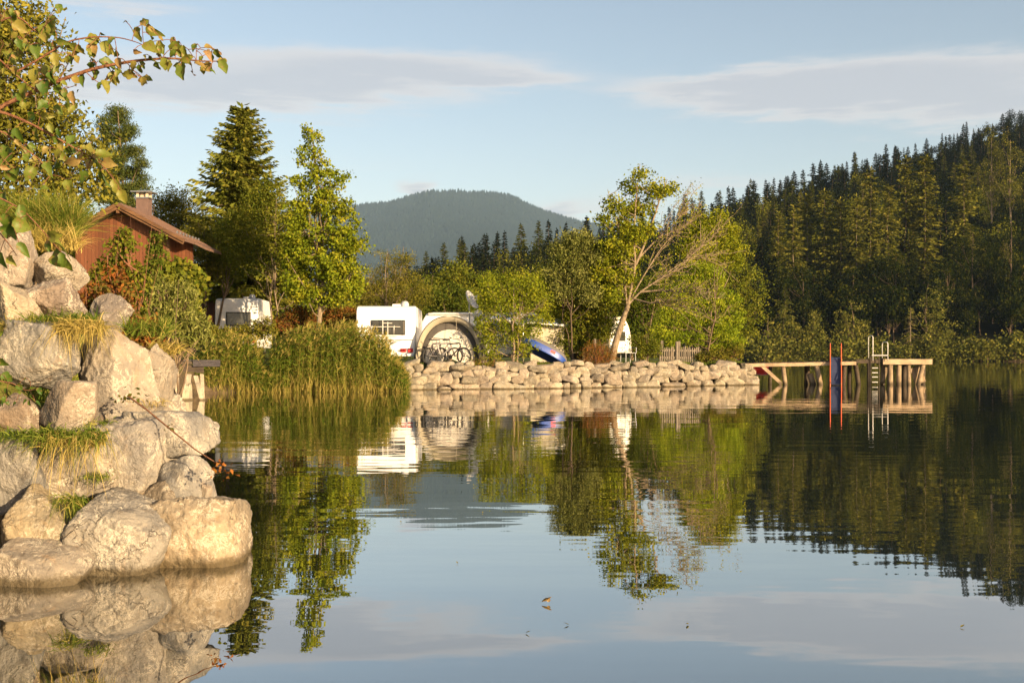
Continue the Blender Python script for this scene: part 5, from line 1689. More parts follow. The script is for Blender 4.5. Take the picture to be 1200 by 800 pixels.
# ------------------------------------------------------------------ caravans
def caravan(name, label, loc, rz, w, l, h, front_round=0.25, stripe=True, rack=True, vent=True, win=(0.35, 0.85, 1.05, 1.65)):
    t = thing(name, label, 'caravan', loc, rz)
    z0 = 0.36
    # side profile (y back to front, z): the end facing the lake is y=0
    prof = [(0.02, z0 + 0.05), (0.0, z0 + 0.5), (0.03, h - 0.45), (0.10, h - 0.18), (0.24, h - 0.05), (0.5, h), (l - 0.6, h), (l - 0.2, h - 0.15), (l, h - 0.6), (l, z0 + 0.5), (l - 0.25, z0), (0.18, z0)]
    b = MB().prism(prof, w, 'x', -w / 2)
    b.build('body', M['white'], t, bevel=0.06, seg=3, smooth=False)
    # end window with rubber frame
    wx, z1, z2 = w * 0.27, h * 0.52, h * 0.74
    fr = MB().box((0.1, -0.012, (z1 + z2) / 2), (2 * wx + 0.08, 0.05, z2 - z1 + 0.08)).build('window_frame', M['black'], t, bevel=0.02)
    MB().box((0.1, -0.024, (z1 + z2) / 2), (2 * wx, 0.05, z2 - z1)).build('window', M['glass'], t, bevel=0.02)
    # curtains of the side window
    MB().box((-w / 2 - 0.012, l * 0.45, h * 0.63), (0.03, 1.1, 0.5)).build('side_window', M['glass'], t, bevel=0.02)
    if stripe:
        MB().box((0, -0.004, h * 0.42), (w * 0.94, 0.02, 0.035)).build('trim_strip', M['metal'], t)
    for sx in (-1, 1):
        MB().box((sx * (w / 2 - 0.20), -0.02, h * 0.245), (0.20, 0.06, 0.17)).build('tail_light', M['red'], t, bevel=0.02)
        MB().box((sx * (w / 2 - 0.48), -0.02, h * 0.245), (0.26, 0.06, 0.15)).build('tail_light', M['red'], t, bevel=0.04)
    MB().box((0, -0.05, z0 + 0.04), (w * 0.96, 0.12, 0.12)).build('bumper', M['white'], t, bevel=0.03)
    for sx in (-1, 1):
        wh = MB().lathe([(0.0, -0.09), (0.30, -0.09), (0.33, -0.05), (0.33, 0.05), (0.30, 0.09), (0.0, 0.09)], (sx * (w / 2 - 0.12), l * 0.52, 0.33), 20, Matrix.Rotation(R(90), 3, 'Y')).build('wheel', M['black'], t, smooth=False)
        MB().lathe([(0.0, -0.1), (0.19, -0.1), (0.19, 0.1), (0.0, 0.1)], (sx * (w / 2 - 0.11), l * 0.52, 0.33), 16, Matrix.Rotation(R(90), 3, 'Y')).build('rim', M['metal'], wh)
    if vent:
        MB().box((0.45, 1.0, h + 0.04), (0.5, 0.5, 0.12)).build('roof_vent', M['white'], t, bevel=0.03)
        MB().lathe([(0.16, 0), (0.17, 0.1), (0.12, 0.2), (0, 0.23)], (w * 0.30, 0.8, h), 14).build('roof_mushroom', M['dish'], t, smooth=True)
    if rack:
        rk = MB()
        for x in (-0.55, 0.35):
            rk.tube([(x, -0.03, h * 0.66), (x, -0.16, h * 0.64), (x, -0.20, h * 0.40), (x, -0.03, h * 0.36)], 0.018)
        for z in (h * 0.64, h * 0.50, h * 0.40):
            rk.tube([(-0.75, -0.18, z), (0.6, -0.18, z)], 0.016)
        rk.tube([(-0.1, -0.2, h * 0.5), (-0.1, -0.22, h * 0.78)], 0.016)
        rk.tube([(0.1, -0.2, h * 0.5), (0.1, -0.22, h * 0.72)], 0.016)
        rk.tube([(-0.1, -0.22, h * 0.70), (0.28, -0.22, h * 0.70)], 0.016)
        rk.build('bicycle_rack', M['steel_white'], t)
    return t


c = at(452, 420, 45.0)
caravan('caravan', 'white caravan with red tail lights and a bicycle rack, half behind the reeds', (c[0], 45.0, gz(c[0], 45.0) - 0.05), R(1.5), 2.40, 5.2, CH + (HY - 358) / F * 45 - gz(c[0], 45.0) + 0.05)
c = at(277, 400, 56.0)
caravan('caravan', 'smaller white caravan with rounded roof edge far back between cabin and bright green tree', (c[0], 56.0, 1.35), R(3), 2.15, 4.4, CH + (HY - 349) / F * 56 - 1.35, rack=False, stripe=True)


def long_caravan():
    D = 50.5
    a = at(492, 366, D); b = at(640, 366, D)
    g = gz((a[0] + b[0]) / 2, D) - 0.02
    t = thing('long_caravan', 'long white caravan seen from the side behind the tent and dishes', 'caravan', (a[0], D, g), 0)
    L = b[0] - a[0]; h = a[2] - g
    prof = [(0.1, 0.4), (0, 0.9), (0.05, h - 0.5), (0.3, h - 0.06), (0.6, h), (L - 0.7, h), (L - 0.2, h - 0.12), (L, h - 0.55), (L - 0.1, 0.7), (L - 0.4, 0.4)]
    MB().prism(prof, 2.3, 'y', 0).build('body', M['white'], t, bevel=0.05)
    for x in (1.2, 3.0, 4.6):
        MB().box((x, -0.012, h * 0.66), (0.9, 0.04, 0.5)).build('window', M['glass'], t, bevel=0.02)
    MB().box((2.2, -0.012, h * 0.5), (0.6, 0.03, 1.7)).build('door', M['white'], t, bevel=0.02)
    MB().box((L / 2, -0.02, h * 0.42), (L * 0.9, 0.02, 0.05)).build('trim_strip', M['metal'], t)
    MB().tube([(0.4, -0.06, h - 0.08), (L - 0.8, -0.06, h - 0.08)], 0.055, 8).build('awning_case', M['steel_white'], t)
    for x in (L * 0.52,):
        MB().lathe([(0.0, -0.09), (0.33, -0.09), (0.33, 0.09), (0.0, 0.09)], (x, 0.12, 0.33), 20, Matrix.Rotation(R(90), 3, 'X')).build('wheel', M['black'], t)
long_caravan()


def awning_tent():
    D = 48.6
    a = at(622, 384, D); b = at(661, 384, D)
    g = gz(a[0], D)
    t = thing('awning_tent', 'cream awning tent with a white peaked roof beside the blue boat', 'tent', (a[0], D, g), R(-4))
    w = b[0] - a[0]; h = a[2] - g + 0.05
    m = MB()
    for k in range(6):                                             # slightly bellied wall panels
        z0, z1 = h * k / 6, h * (k + 1) / 6
        y0 = 0.16 * (1 - k / 6) - 0.05 * math.sin(k); y1 = 0.16 * (1 - (k + 1) / 6) - 0.05 * math.sin(k + 1)
        m.add([(0, -y0, z0), (w, -y0, z0), (w, -y1, z1), (0, -y1, z1), (0, 2.2, z0), (w, 2.2, z0), (w, 2.2, z1), (0, 2.2, z1)],
              [(0, 1, 2, 3), (1, 5, 6, 2), (5, 4, 7, 6), (4, 0, 3, 7)])
    m.build('wall', M['cream'], t)
    rw = 1.75
    MB().add([(-rw, -0.35, h + 0.28), (w + 0.05, -0.42, h + 0.0), (w + 0.0, 2.3, h + 0.1), (-rw, 2.3, h + 0.62), (-rw, -0.35, h + 0.36), (w + 0.05, -0.42, h + 0.08), (w, 2.3, h + 0.18), (-rw, 2.3, h + 0.70)],
             [(0, 3, 2, 1), (4, 5, 6, 7), (0, 1, 5, 4), (1, 2, 6, 5), (2, 3, 7, 6), (3, 0, 4, 7)]).build('roof', M['white'], t)
    s = MB()
    s.tube([(0.02, -0.1, h * 0.52), (w * 0.98, -0.13, h * 0.52)], 0.02)
    s.build('seam', M['tan'], t)
    MB().add([(w * 0.2, -0.14, h * 0.30), (w * 0.75, -0.14, h * 0.28), (w * 0.75, -0.10, h * 0.5), (w * 0.2, -0.10, h * 0.5)], [(0, 1, 2, 3)]).build('window_flap', M['tentlight'], t)
awning_tent()


def arch_tent():
    D = 44.9
    c = at(527, 424, D)
    g = gz(c[0], D)
    t = thing('arch_tent', 'tan arched awning tent with a dark opening and pale inner wall, beside the white caravan', 'tent', (c[0], D, g - 0.02), R(-3))
    w = 1.36; h = CH + (HY - 371) / F * D - g + 0.02
    n = 22
    def arch(W, H, y, p=2.25):
        out = []
        for k in range(n + 1):
            u = math.pi * (1 - k / n)
            cx, sx = math.cos(u), math.sin(u)
            out.append((W * math.copysign(abs(cx) ** (2 / p), cx), y, H * abs(sx) ** (2 / p)))
        return out
    # canopy shell: outer arch runs back to the caravan, its rim turned down in front
    outer0, outer1 = arch(w, h, -0.25), arch(w * 1.0, h * 0.98, 2.6)
    inner0, inner1 = arch(w - 0.17, h - 0.21, -0.05), arch(w - 0.21, h - 0.25, 2.5)
    m = MB()
    N = n + 1
    m.add(outer0 + outer1, [(k, k + 1, N + k + 1, N + k) for k in range(n)])
    m.build('canopy', M['tan'], t, smooth=True)
    m = MB()
    m.add(outer0 + arch(w - 0.09, h - 0.11, -0.24) + inner0, [(k, N + k, N + k + 1, k + 1) for k in range(n)] + [(N + k, 2 * N + k, 2 * N + k + 1, N + k + 1) for k in range(n)])
    m.build('front_band', M['tan'], t, smooth=True)
    m = MB()
    m.add(inner0 + inner1, [(k, N + k, N + k + 1, k + 1) for k in range(n)])
    m.build('inner_shell', M['tentdark'], t, smooth=True)  # canopy underside, its shade put into the colour
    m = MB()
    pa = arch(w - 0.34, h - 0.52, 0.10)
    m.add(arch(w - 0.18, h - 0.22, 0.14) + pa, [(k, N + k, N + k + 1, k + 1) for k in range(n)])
    m.build('shade_border', M['tentdark'], t)  # painted shadow of the arch around the inner wall
    m = MB()
    mid = [(p[0] * 0.6, 0.0, p[2] * 0.6) for p in pa]
    m.add(pa + mid + [(0, -0.05, 0.25)], [(k, N + k, N + k + 1, k + 1) for k in range(n)] + [(N + k, 2 * N, N + k + 1) for k in range(n)])
    m.build('inner_wall', M['tentlight'], t, smooth=True)
    m = MB()
    m.tube([(p[0], p[1] - 0.01, p[2] + 0.01) for p in outer0], 0.022, 6)
    m.build('pole', M['tentdark'], t)
    m = MB()
    m.tube([(0.45, -.06, h * 0.70), (0.75, -.08, h * 0.5), (0.95, -.1, h * 0.22)], 0.018, 6)
    m.tube([(w * 0.2, -0.26, h), (w * 0.35, -0.9, 0.05)], 0.008, 5)
    m.build('guy_rope', M['tan'], t)
arch_tent()


def dome_tent():
    D = 49.6
    a = at(727, 412, D)
    g = gz(a[0], D)
    h = CH + (HY - 371) / F * D - g
    t = thing('round_caravan', 'cream caravan with arched end wall, half hidden by the leaning tree trunk', 'caravan', (a[0], D, g), R(52))
    w = 0.62
    n = 20
    def arch(W, H, y):
        return [(W * math.cos(math.pi * (1 - k / n)) , y, 0.45 + (H - 0.45) * math.sin(math.pi * (1 - k / n)) ** 0.8) for k in range(n + 1)]
    N = n + 1
    W = 0.95
    o0, o1 = arch(W, h, 0), arch(W, h, 3.4)
    m = MB()
    m.add(o0 + o1, [(k, k + 1, N + k + 1, N + k) for k in range(n)] + [tuple(range(n, -1, -1)), tuple(range(N, 2 * N)), (0, N, 2 * N - 1, n)])
    m.build('body', M['cream'], t)
    MB().add([(p[0] * 0.93, -0.02, 0.5 + (p[2] - 0.45) * 0.93) for p in o0], [tuple(range(n, -1, -1))]).build('end_wall', M['white'], t)
    MB().box((0.1, -0.035, h * 0.58), (0.5, 0.03, 0.42)).build('window', M['glass'], t, bevel=0.02)
    MB().lathe([(0.0, -0.08), (0.3, -0.08), (0.3, 0.08), (0.0, 0.08)], (-W + 0.1, 1.7, 0.3), 18, Matrix.Rotation(R(90), 3, 'Y')).build('wheel', M['black'], t)
    MB().lathe([(0.0, -0.08), (0.3, -0.08), (0.3, 0.08), (0.0, 0.08)], (W - 0.1, 1.7, 0.3), 18, Matrix.Rotation(R(90), 3, 'Y')).build('wheel', M['black'], t)
dome_tent()


# ------------------------------------------------------------------ bicycles
def bicycle(label, loc, rz, paint, lean=4.0):
    t = thing('bicycle', label, 'bicycle', loc, rz, 'bicycles parked at the tent')
    t.rotation_euler = (R(lean), 0, rz)
    rot = Matrix.Rotation(R(90), 3, 'X')
    r = 0.33
    for x in (-0.52, 0.52):
        wm = MB()
        wm.torus((x, 0, r), r - 0.03, 0.008, rot, 28, 6)
        for k in range(14):
            a = 2 * math.pi * k / 14
            wm.tube([(x, 0, r), (x + (r - .03) * math.cos(a), 0, r + (r - .03) * math.sin(a))], 0.003, 4, False)
        wm.lathe([(0, -.04), (.025, -.04), (.025, .04), (0, .04)], (x, 0, r), 8, rot)
        wh = wm.build('wheel', M['rim'], t)
        MB().torus((x, 0, r), r - 0.018, 0.034, rot, 28, 8).build('tyre', M['black'], wh, smooth=True)
    f = MB()
    bb, seat, head, head2 = (-0.08, 0, 0.30), (-0.22, 0, 0.80), (0.34, 0, 0.84), (0.38, 0, 0.70)
    for p, q in ((bb, seat), (seat, head), (bb, head2), (head, head2)):
        f.tube([p, q], 0.028, 7)
    for s in (-.05, .05):
        f.tube([bb, (-0.52, s, r)], 0.012, 6); f.tube([seat, (-0.52, s, r)], 0.010, 6); f.tube([head2, (0.52, s, r)], 0.014, 6)
    f.build('frame', M[paint], t)
    MB().tube([seat, (-0.25, 0, 0.94)], 0.014, 6).build('seat_post', M['metal'], t)
    MB().tube([head, (0.30, 0, 1.0)], 0.016, 6).build('stem', M['metal'], t)
    MB().add([(-0.40, -.08, .95), (-0.40, .08, .95), (-0.10, .02, .95), (-0.10, -.02, .95), (-0.40, -.08, 1.0), (-0.40, .08, 1.0), (-0.10, .02, .98), (-0.10, -.02, .98)],
             [(0, 1, 2, 3), (4, 7, 6, 5), (0, 4, 5, 1), (1, 5, 6, 2), (2, 6, 7, 3), (3, 7, 4, 0)]).build('saddle', M['black'], t, bevel=0.015)
    MB().tube([(0.20, -.30, 1.04), (0.32, -.22, 1.02), (0.32, .22, 1.02), (0.20, .30, 1.04)], 0.014, 7).build('handlebar', M['black'], t)
    MB().lathe([(0.0, -.01), (.09, -.01), (.09, .01), (0, .01)], (-0.08, -.05, 0.30), 16, rot).tube([(-0.08, -.06, .30), (0.02, -.06, .16)], 0.01, 5).tube([(-0.08, .06, .30), (-0.18, .06, .44)], 0.01, 5).build('crank', M['black'], t)
    return t


for (px, DD, rz, paint, lean, lab) in ((508, 43.9, 62, 'bike_dark', 6, 'dark bicycle nearest the white caravan, front wheel towards the lake'), (519, 43.8, 24, 'bike_silver', -5, 'silver bicycle standing between the two dark ones'), (531, 44.0, -28, 'bike_dark', 5, 'dark bicycle with its wheel turned towards the small yellow green tree')):
    X = (px - CX) / F * DD
    bicycle(lab, (X, DD, gz(X, DD) - 0.01), R(rz), paint, lean)


# ------------------------------------------------------------------ satellite dishes
def dish(label, px, py, base_y, D, r, yaw, tilt):
    c = at(px, py, D)
    g = gz(c[0], D)
    t = thing('satellite_dish', label, 'satellite dish', (c[0], D, g), 0)
    h = c[2] - g
    Mx = Matrix.Rotation(R(yaw), 3, 'Z') @ Matrix.Rotation(R(90 - tilt), 3, 'X')
    prof = [(r * k / 8, 0.35 * r * (k / 8) ** 2) for k in range(9)]
    d = MB().lathe(prof + [(r * 1.02, 0.35 * r + 0.01)] + [(r * k / 8, 0.35 * r * (k / 8) ** 2 - 0.02) for k in range(8, 0, -1)], (0, 0, h), 24, Mx)
    d.build('reflector', M['dish'], t, smooth=True)
    e = Mx @ Vector((0, 0, r * 0.95)); b = Mx @ Vector((0, -r * 0.98, r * 0.3))
    MB().tube([(b.x, b.y, b.z + h), (e.x, e.y, e.z + h)], 0.02, 6).build('feed_arm', M['metal'], t)
    MB().lathe([(0, -.06), (.05, -.06), (.06, .06), (0, .06)], (e.x, e.y, e.z + h), 10, Mx).build('receiver', M['steel_white'], t)
    MB().tube([(0, 0.05, 0), (0, 0.05, h)], 0.03, 8).build('mast', M['metal'], t)


dish('grey satellite dish on a mast seen edge on above the tent', 550, 353, 420, 46.5, 0.42, 68, 28)
dish('tilted grey satellite dish low beside the tent roof', 563, 375, 420, 46.0, 0.42, 40, 40)
dish('pale satellite dish behind the small yellow green tree', 613, 376, 420, 46.2, 0.36, -35, 40)


# ------------------------------------------------------------------ boats
def hull_boat(name, label, loc, rz, L, B_, H, mat, flip=False, tilt=0.0, deck=None, roll=0.0, cat='boat', band=None):
    t = thing(name, label, cat, loc, rz)
    t.rotation_euler = (R(roll), R(tilt), rz)
    n, k = 15, 10
    def sect(s, f):
        u = (s - 0.5) * 2
        w = B_ / 2 * (1 - abs(u) ** 2.6) ** 0.6 * f + 0.01
        sh = H * (1 + 0.30 * u * u)
        out = []
        for j in range(k + 1):
            a = math.pi * j / k
            out.append((u * L / 2, -w * math.cos(a), sh - (sh * (1 - 0.25 * u * u)) * math.sin(a) ** 0.7 * (1 if f == 1 else 0.93)))
        return out
    V, Fc = [], []
    for f in (1, 0.93):
        for i in range(n + 1):
            V += sect(i / n, f)
    N = (n + 1) * (k + 1)
    for f in range(2):
        for i in range(n):
            for j in range(k):
                a = f * N + i * (k + 1) + j
                Fc.append((a, a + 1, a + k + 2, a + k + 1) if f == 0 else (a, a + k + 1, a + k + 2, a + 1))
    for i in range(n):
        for j in (0, k):
            a = i * (k + 1) + j
            Fc.append((a, a + k + 1, N + a + k + 1, N + a))
    if flip:
        V = [(x, y, H * 1.3 - z) for x, y, z in V]
    MB().add(V, Fc).build('hull', mat, t, smooth=True)
    g = MB()
    for s in (-1, 1):
        pts = [((i / n - .5) * L, s * (B_ / 2 * (1 - abs((i / n - .5) * 2) ** 2.6) ** 0.6 + 0.012), (H * (1 + .3 * ((i / n - .5) * 2) ** 2))) for i in range(n + 1)]
        if flip: pts = [(x, y, H * 1.3 - z) for x, y, z in pts]
        g.tube(pts, 0.025, 6)
    g.build('gunwale', M[band] if band else mat, t)
    th = MB()
    for x in (-L * 0.2, L * 0.18):
        z = H * 0.72
        th.box((x, 0, (H * 1.3 - z) if flip else z), (0.22, B_ * 0.84, 0.03))
    th.build('thwart', M['picket'], t)
    return t


def upturned_boat():
    D = 45.4
    c = at(634, 416, D); g = gz(c[0], D)
    t = thing('blue_boat', 'upturned boat with blue side and grey bottom propped at a slant on the grass', 'boat', (c[0], D, g + 0.40), R(4))
    t.rotation_euler = (R(-12), R(27), R(6))
    L, B_, H, n, k = 2.3, 1.0, 0.46, 22, 16
    V = []
    for i in range(n + 1):
        u = (i / n - .5) * 2
        w = B_ / 2 * (1 - abs(u) ** 2.8) ** 0.55 + 0.008; hh = H * (1 - abs(u) ** 3.4) ** 0.45 + .01
        for j in range(k + 1):
            a = math.pi * j / k
            V.append((u * L / 2, -w * math.copysign(abs(math.cos(a)) ** 0.55, math.cos(a)), hh * math.sin(a) ** 0.62))
    quad = lambda i, j: (i * (k + 1) + j, i * (k + 1) + j + 1, (i + 1) * (k + 1) + j + 1, (i + 1) * (k + 1) + j)
    side = [quad(i, j) for i in range(n) for j in range(k) if j < 2 or j >= k - 2]
    bot = [quad(i, j) for i in range(n) for j in range(k) if 2 <= j < k - 2]
    MB().add(V, bot).build('bottom', M['grey'], t, smooth=True)
    MB().add(V, side).build('side', M['blue'], t, smooth=True)
    for sg in (0, k):
        MB().tube([V[i * (k + 1) + sg] for i in range(n + 1)], 0.028, 6).build('gunwale', M['blue'], t, smooth=True)
    MB().tube([(-L / 2 + .2, 0, H * .8), (0, 0, H + .01), (L / 2 - .2, 0, H * .8)], 0.02, 6).build('keel', M['grey'], t)
    MB().box((.35, -B_ / 2 * .98, .16), (.22, .02, .12)).build('stern_patch', M['red'], t, bevel=.005)
upturned_boat()

# ------------------------------------------------------------------ picket fence, garden chair, posts
def picket_fence():
    a = at(771, 424, 48.0); b = at(822, 424, 50.6)
    a[2] = gz(a[0], a[1]); b[2] = gz(b[0], b[1])
    t = thing('picket_fence', 'weathered wooden picket fence running back under the drooping willow', 'fence', a)
    d = b - a; d[2] = 0; L = np.linalg.norm(d); u = d / L
    sl = (b[2] - a[2]) / L
    P = lambda s, z, o=0.0: (u[0] * s - u[1] * o, u[1] * s + u[0] * o, sl * s + z)
    rl = MB()
    for z in (0.24, 0.56):
        rl.beam(P(0, z, -.03), P(L, z, -.03), 0.04, 0.09)
    rl.build('rail', M['picket'], t)
    s = 0.05; rng = np.random.default_rng(4)
    k = 0
    while s < L and k < 60:
        hh = 0.74 + rng.normal() * 0.03
        p = MB()
        x, y, z = P(s, 0, -0.075)
        a2 = math.atan2(u[1], u[0])
        Mz = Matrix.Rotation(a2, 3, 'Z') @ Matrix.Rotation(rng.normal() * 0.03, 3, 'Y')
        prof = [(-.035, .04), (.035, .04), (.035, hh - .07), (0, hh), (-.035, hh - .07)]
        V = [Vector((x, y, z)) + Mz @ Vector((q[0], yy, q[1])) for yy in (-.011, .011) for q in prof]
        p.add(V, [(4, 3, 2, 1, 0), (5, 6, 7, 8, 9)] + [(i, (i + 1) % 5, 5 + (i + 1) % 5, 5 + i) for i in range(5)])
        p.build('picket', M['picket'], t)
        s += 0.17; k += 1
    for s in (0.4, L * 0.5, L * 0.97):
        MB().box((*P(s, 0.48, 0.06)[:2], P(s, 0.48)[2]), (0.1, 0.1, 1.0)).build('post', M['picket'], t)
picket_fence()


def chair():
    c = at(736, 420, 46.9); g = gz(c[0], c[1])
    t = thing('garden_chair', 'grey metal garden chair standing beside the leaning tree trunk', 'chair', (c[0], c[1], g), R(25))
    for sx, sy in ((-.24, -.22), (.24, -.22), (-.24, .22), (.24, .22)):
        MB().tube([(sx, sy, 0), (sx * .95, sy * .95, 0.43)], 0.014, 6).build('leg', M['dish'], t)
    s = MB()
    for k in range(8):
        s.box((0, -.22 + .44 * k / 7, .44), (.5, .035, .014))
    s.build('seat', M['dish'], t)
    s = MB()
    for k in range(7):
        x = -.24 + .48 * k / 6
        s.tube([(x, .24, .44), (x * 1.05, .34, .92)], 0.011, 5)
    s.tube([(-.26, .345, .93), (.26, .345, .93)], 0.016, 6)
    s.build('backrest', M['dish'], t)
    for sx in (-.27, .27):
        MB().tube([(sx, .26, .66), (sx, -.22, .66), (sx * .95, -.24, .43)], 0.013, 6).build('armrest', M['dish'], t)
chair()

for px, top, D, lab in ((793, 400, 47.2, 'tall weathered wooden post standing in front of the picket fence'), (697, 397, 46.4, 'pale wooden post beside the rusty dry plant clump')):
    c = at(px, top, D); g = gz(c[0], D)
    p = MB().lathe([(0.0, -0.05), (.06, -0.05), (.058, c[2] - g - .02), (.04, c[2] - g), (0, c[2] - g)], (0, 0, 0), 10)
    o = p.build('wooden_post', M['picket'], None)
    o.location = (c[0], D, g)
    tag(o, lab, 'post')


# ------------------------------------------------------------------ bathing jetty
def jetty():
    D = 50.0
    q = lambda px, py, dd=0.0: at(px, py, D + dd)
    o = q(980, 450); o[2] = 0
    t = thing('bathing_jetty', 'wooden bathing jetty on piles reaching into the lake from the stone wall', 'jetty', o)
    L = lambda px, py, dd=0.0: tuple(q(px, py, dd) - o)
    # long walkway: planks on two stringers, pale edge board
    zt = lambda px: L(px, np.interp(px, [868, 1003], [425.2, 422.6]))[2]
    x0, x1 = L(868, 0)[0], L(1003, 0)[0]
    pl = MB(); k = 0
    x = x0
    rng = np.random.default_rng(3)
    while x < x1 - 0.05:
        z = np.interp(x, [x0, x1], [zt(868), zt(1003)])
        pl.box((x + 0.07, 0.75, z - 0.02 + rng.normal() * 0.003), (0.132, 1.5 + rng.normal() * 0.02, 0.035))
        x += 0.142
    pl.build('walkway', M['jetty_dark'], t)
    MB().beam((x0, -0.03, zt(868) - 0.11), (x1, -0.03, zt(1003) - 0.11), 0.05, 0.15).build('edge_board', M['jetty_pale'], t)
    MB().beam((x0, 1.5, zt(868) - 0.12), (x1, 1.5, zt(1003) - 0.12), 0.06, 0.15).build('stringer', M['jetty_dark'], t)
    # dark middle part
    xa, xb = x1 + 0.01, L(1033, 0)[0]
    zp = L(1033, 420.5)[2]
    m = MB()
    x = xa
    while x < xb - 0.05:
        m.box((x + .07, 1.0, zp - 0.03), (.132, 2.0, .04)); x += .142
    m.build('middle_deck', M['jetty_dark'], t)
    MB().beam((xa, -0.02, zp - .13), (xb, -0.02, zp - .13), .05, .12).build('dark_beam', M['jetty_dark'], t)
    # end platform with a deep pale fascia
    xc, xd = L(1033.5, 0)[0], L(1091, 0)[0]
    m = MB(); x = xc
    while x < xd - .05:
        m.box((x + .07, 1.2, zp - .02), (.132, 2.6, .04)); x += .142
    m.build('end_deck', M['jetty_dark'], t)
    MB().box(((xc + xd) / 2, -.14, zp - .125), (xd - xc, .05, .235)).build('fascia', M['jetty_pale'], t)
    MB().box((xd - .03, 1.2, zp - .14), (.05, 2.5, .2)).build('side_board', M['jetty_pale'], t)
    # piles
    def pile(px0, px1, w, dd, mat='jetty_post', top=None):
        a = np.array(L(px0, 0, dd)); b = np.array(L(px1, 0, dd))
        za = (zt(px0) if px0 < 1003 else zp) - .05 if top is None else top
        y = dd
        sc = D / (D + dd)
        a = (a[0] * 1.0, y, za); b = (b[0], y, -1.4)
        tm = za / (za + 1.4) if za > 0 else .5
        e = (a[0] + (b[0] - a[0]) / max(.2, tm), y, -1.4)
        w *= 1.25
        MB().tube([a, ((a[0] * .5 + e[0] * .5) + .01, y, (za - 1.4) / 2), e], [w * .95, w, w * 1.06], 9).build('pile', M[mat], t, smooth=True)
    for p in ((917, 920, .085, .12), (956, 961, .10, .12), (990, 988, .085, .25, 'jetty_dark'), (1002, 1006, .09, .3, 'jetty_dark'), (996, 995, .08, 1.4, 'jetty_dark'),
              (1043, 1043, .10, .02), (1053.5, 1053, .09, .05), (1064.5, 1065, .075, .03), (1083, 1076, .085, .03), (1018, 1018, .07, .02, 'jetty_dark'),
              (903, 902, .07, 1.3, 'jetty_dark'), (946, 945, .10, .9, 'jetty_dark'), (1035, 1034, .08, .5), (1060, 1059, .09, 2.2, 'jetty_dark'), (1082, 1081, .09, 2.2, 'jetty_dark')):
        pile(*p)
    pile(949, 953, .12, .45, 'jetty_post', top=L(0, 438)[2])
    # raking braces
    MB().beam(L(892, 427.5, .05), L(916, 449.8, .05), .06, .15).build('brace', M['jetty_pale'], t)
    MB().beam(L(1072, 430, .3), L(1079, 449, .3), .06, .5).build('brace', M['jetty_post'], t)
    MB().beam(L(1039, 430, .35), L(1034, 449, .35), .06, .16).build('brace', M['jetty_post'], t)

    # blue slide with orange red rails, seen from its foot
    sl = thing('water_slide', 'narrow blue water slide with orange red handrails on the jetty', 'slide', (q(979, 450)[0], D - .05, 0), R(-16.2))
    S = lambda px, py: (q(px, py)[0] - q(979, 450)[0], 0, q(px, py)[2])
    xl, xr = S(974, 0)[0], S(984.5, 0)[0]
    zt2 = S(0, 419)[2]
    prof = [(0.35, zt2 + .02), (0.0, zt2 - .02), (-.35, zt2 - .30), (-.75, zt2 - .70), (-1.05, zt2 - .97), (-1.35, .10), (-1.6, .04)]
    m = MB()
    V = []
    for y, z in prof:
        V += [(xl, y, z + .10), (xl + .02, y, z), (xr - .02, y, z), (xr, y, z + .10)]
    V += [(v[0], v[1], v[2] - .03) for v in V]
    n = len(prof) * 4
    Fc = []
    for i in range(len(prof) - 1):
        for j in range(3):
            a = i * 4 + j
            Fc += [(a, a + 1, a + 5, a + 4), (n + a, n + a + 4, n + a + 5, n + a + 1)]
    m.add(V, Fc).build('chute', M['slide_blue'], sl)
    for px, s in ((972.8, -1), (985.2, 1)):
        x = S(px, 0)[0]
        MB().tube([(x, .38, zt2 - .1), (x, .38, S(0, 402)[2] - .03), (x, .33, S(0, 402)[2]), (x, .1, S(0, 404)[2]), (x, -.1, zt2 + .15), (x, -.35, zt2 - .18), (x, -.75, zt2 - .58), (x, -1.35, .22), (x, -1.62, .02)], .019, 8).build('handrail', M['orange'], sl, smooth=True)
        MB().tube([(x, -.75, zt2 - .58), (x, -.75, -1.2)], .024, 7).build('support', M['orange'], sl)
        MB().tube([(x, .0, S(0, 411)[2]), (x, .0, zt2 - .1)], .024, 7).build('support', M['orange'], sl)

    # swimming ladder with white hoops
    la = thing('swimming_ladder', 'white metal swimming ladder with two tall hoops at the jetty end', 'ladder', (q(1024, 450)[0], D - .12, 0), R(-18))
    S = lambda px, py: (q(px, py)[0] - q(1024, 450)[0], 0, q(px, py)[2])
    for pa, pb, top in ((1017, 1022, 393.5), (1032.5, 1038.5, 401)):
        xa_, xb_ = S(pa, 0)[0], S(pb, 0)[0]
        zt_ = S(0, top)[2]; zb_ = zp + .02
        MB().tube([(xa_, .75, zb_ + .02), (xa_, .75, zt_ - .06), (xa_ + .03, .7, zt_), ((xa_ + xb_) / 2, .35, zt_ + .02), (xb_ - .03, .03, zt_), (xb_, 0, zt_ - .06), (xb_, 0, zb_ - .1)], .021, 8).build('hoop', M['steel_white'], la, smooth=True)
    xa_, xb_ = S(1021, 0)[0], S(1039, 0)[0]
    MB().tube([(xa_, -.02, zp + .16), (xb_, -.02, zp + .16)], .032, 8).build('cross_bar', M['steel_white'], la)
    xl, xr = S(1019.5, 0)[0], S(1029, 0)[0]
    for x in (xl, xr):
        MB().tube([(x, 0, zp + .16), (x, -.02, zp - .1), (x, -.02, -.7)], .024, 7).build('stile', M['jetty_dark'], la)
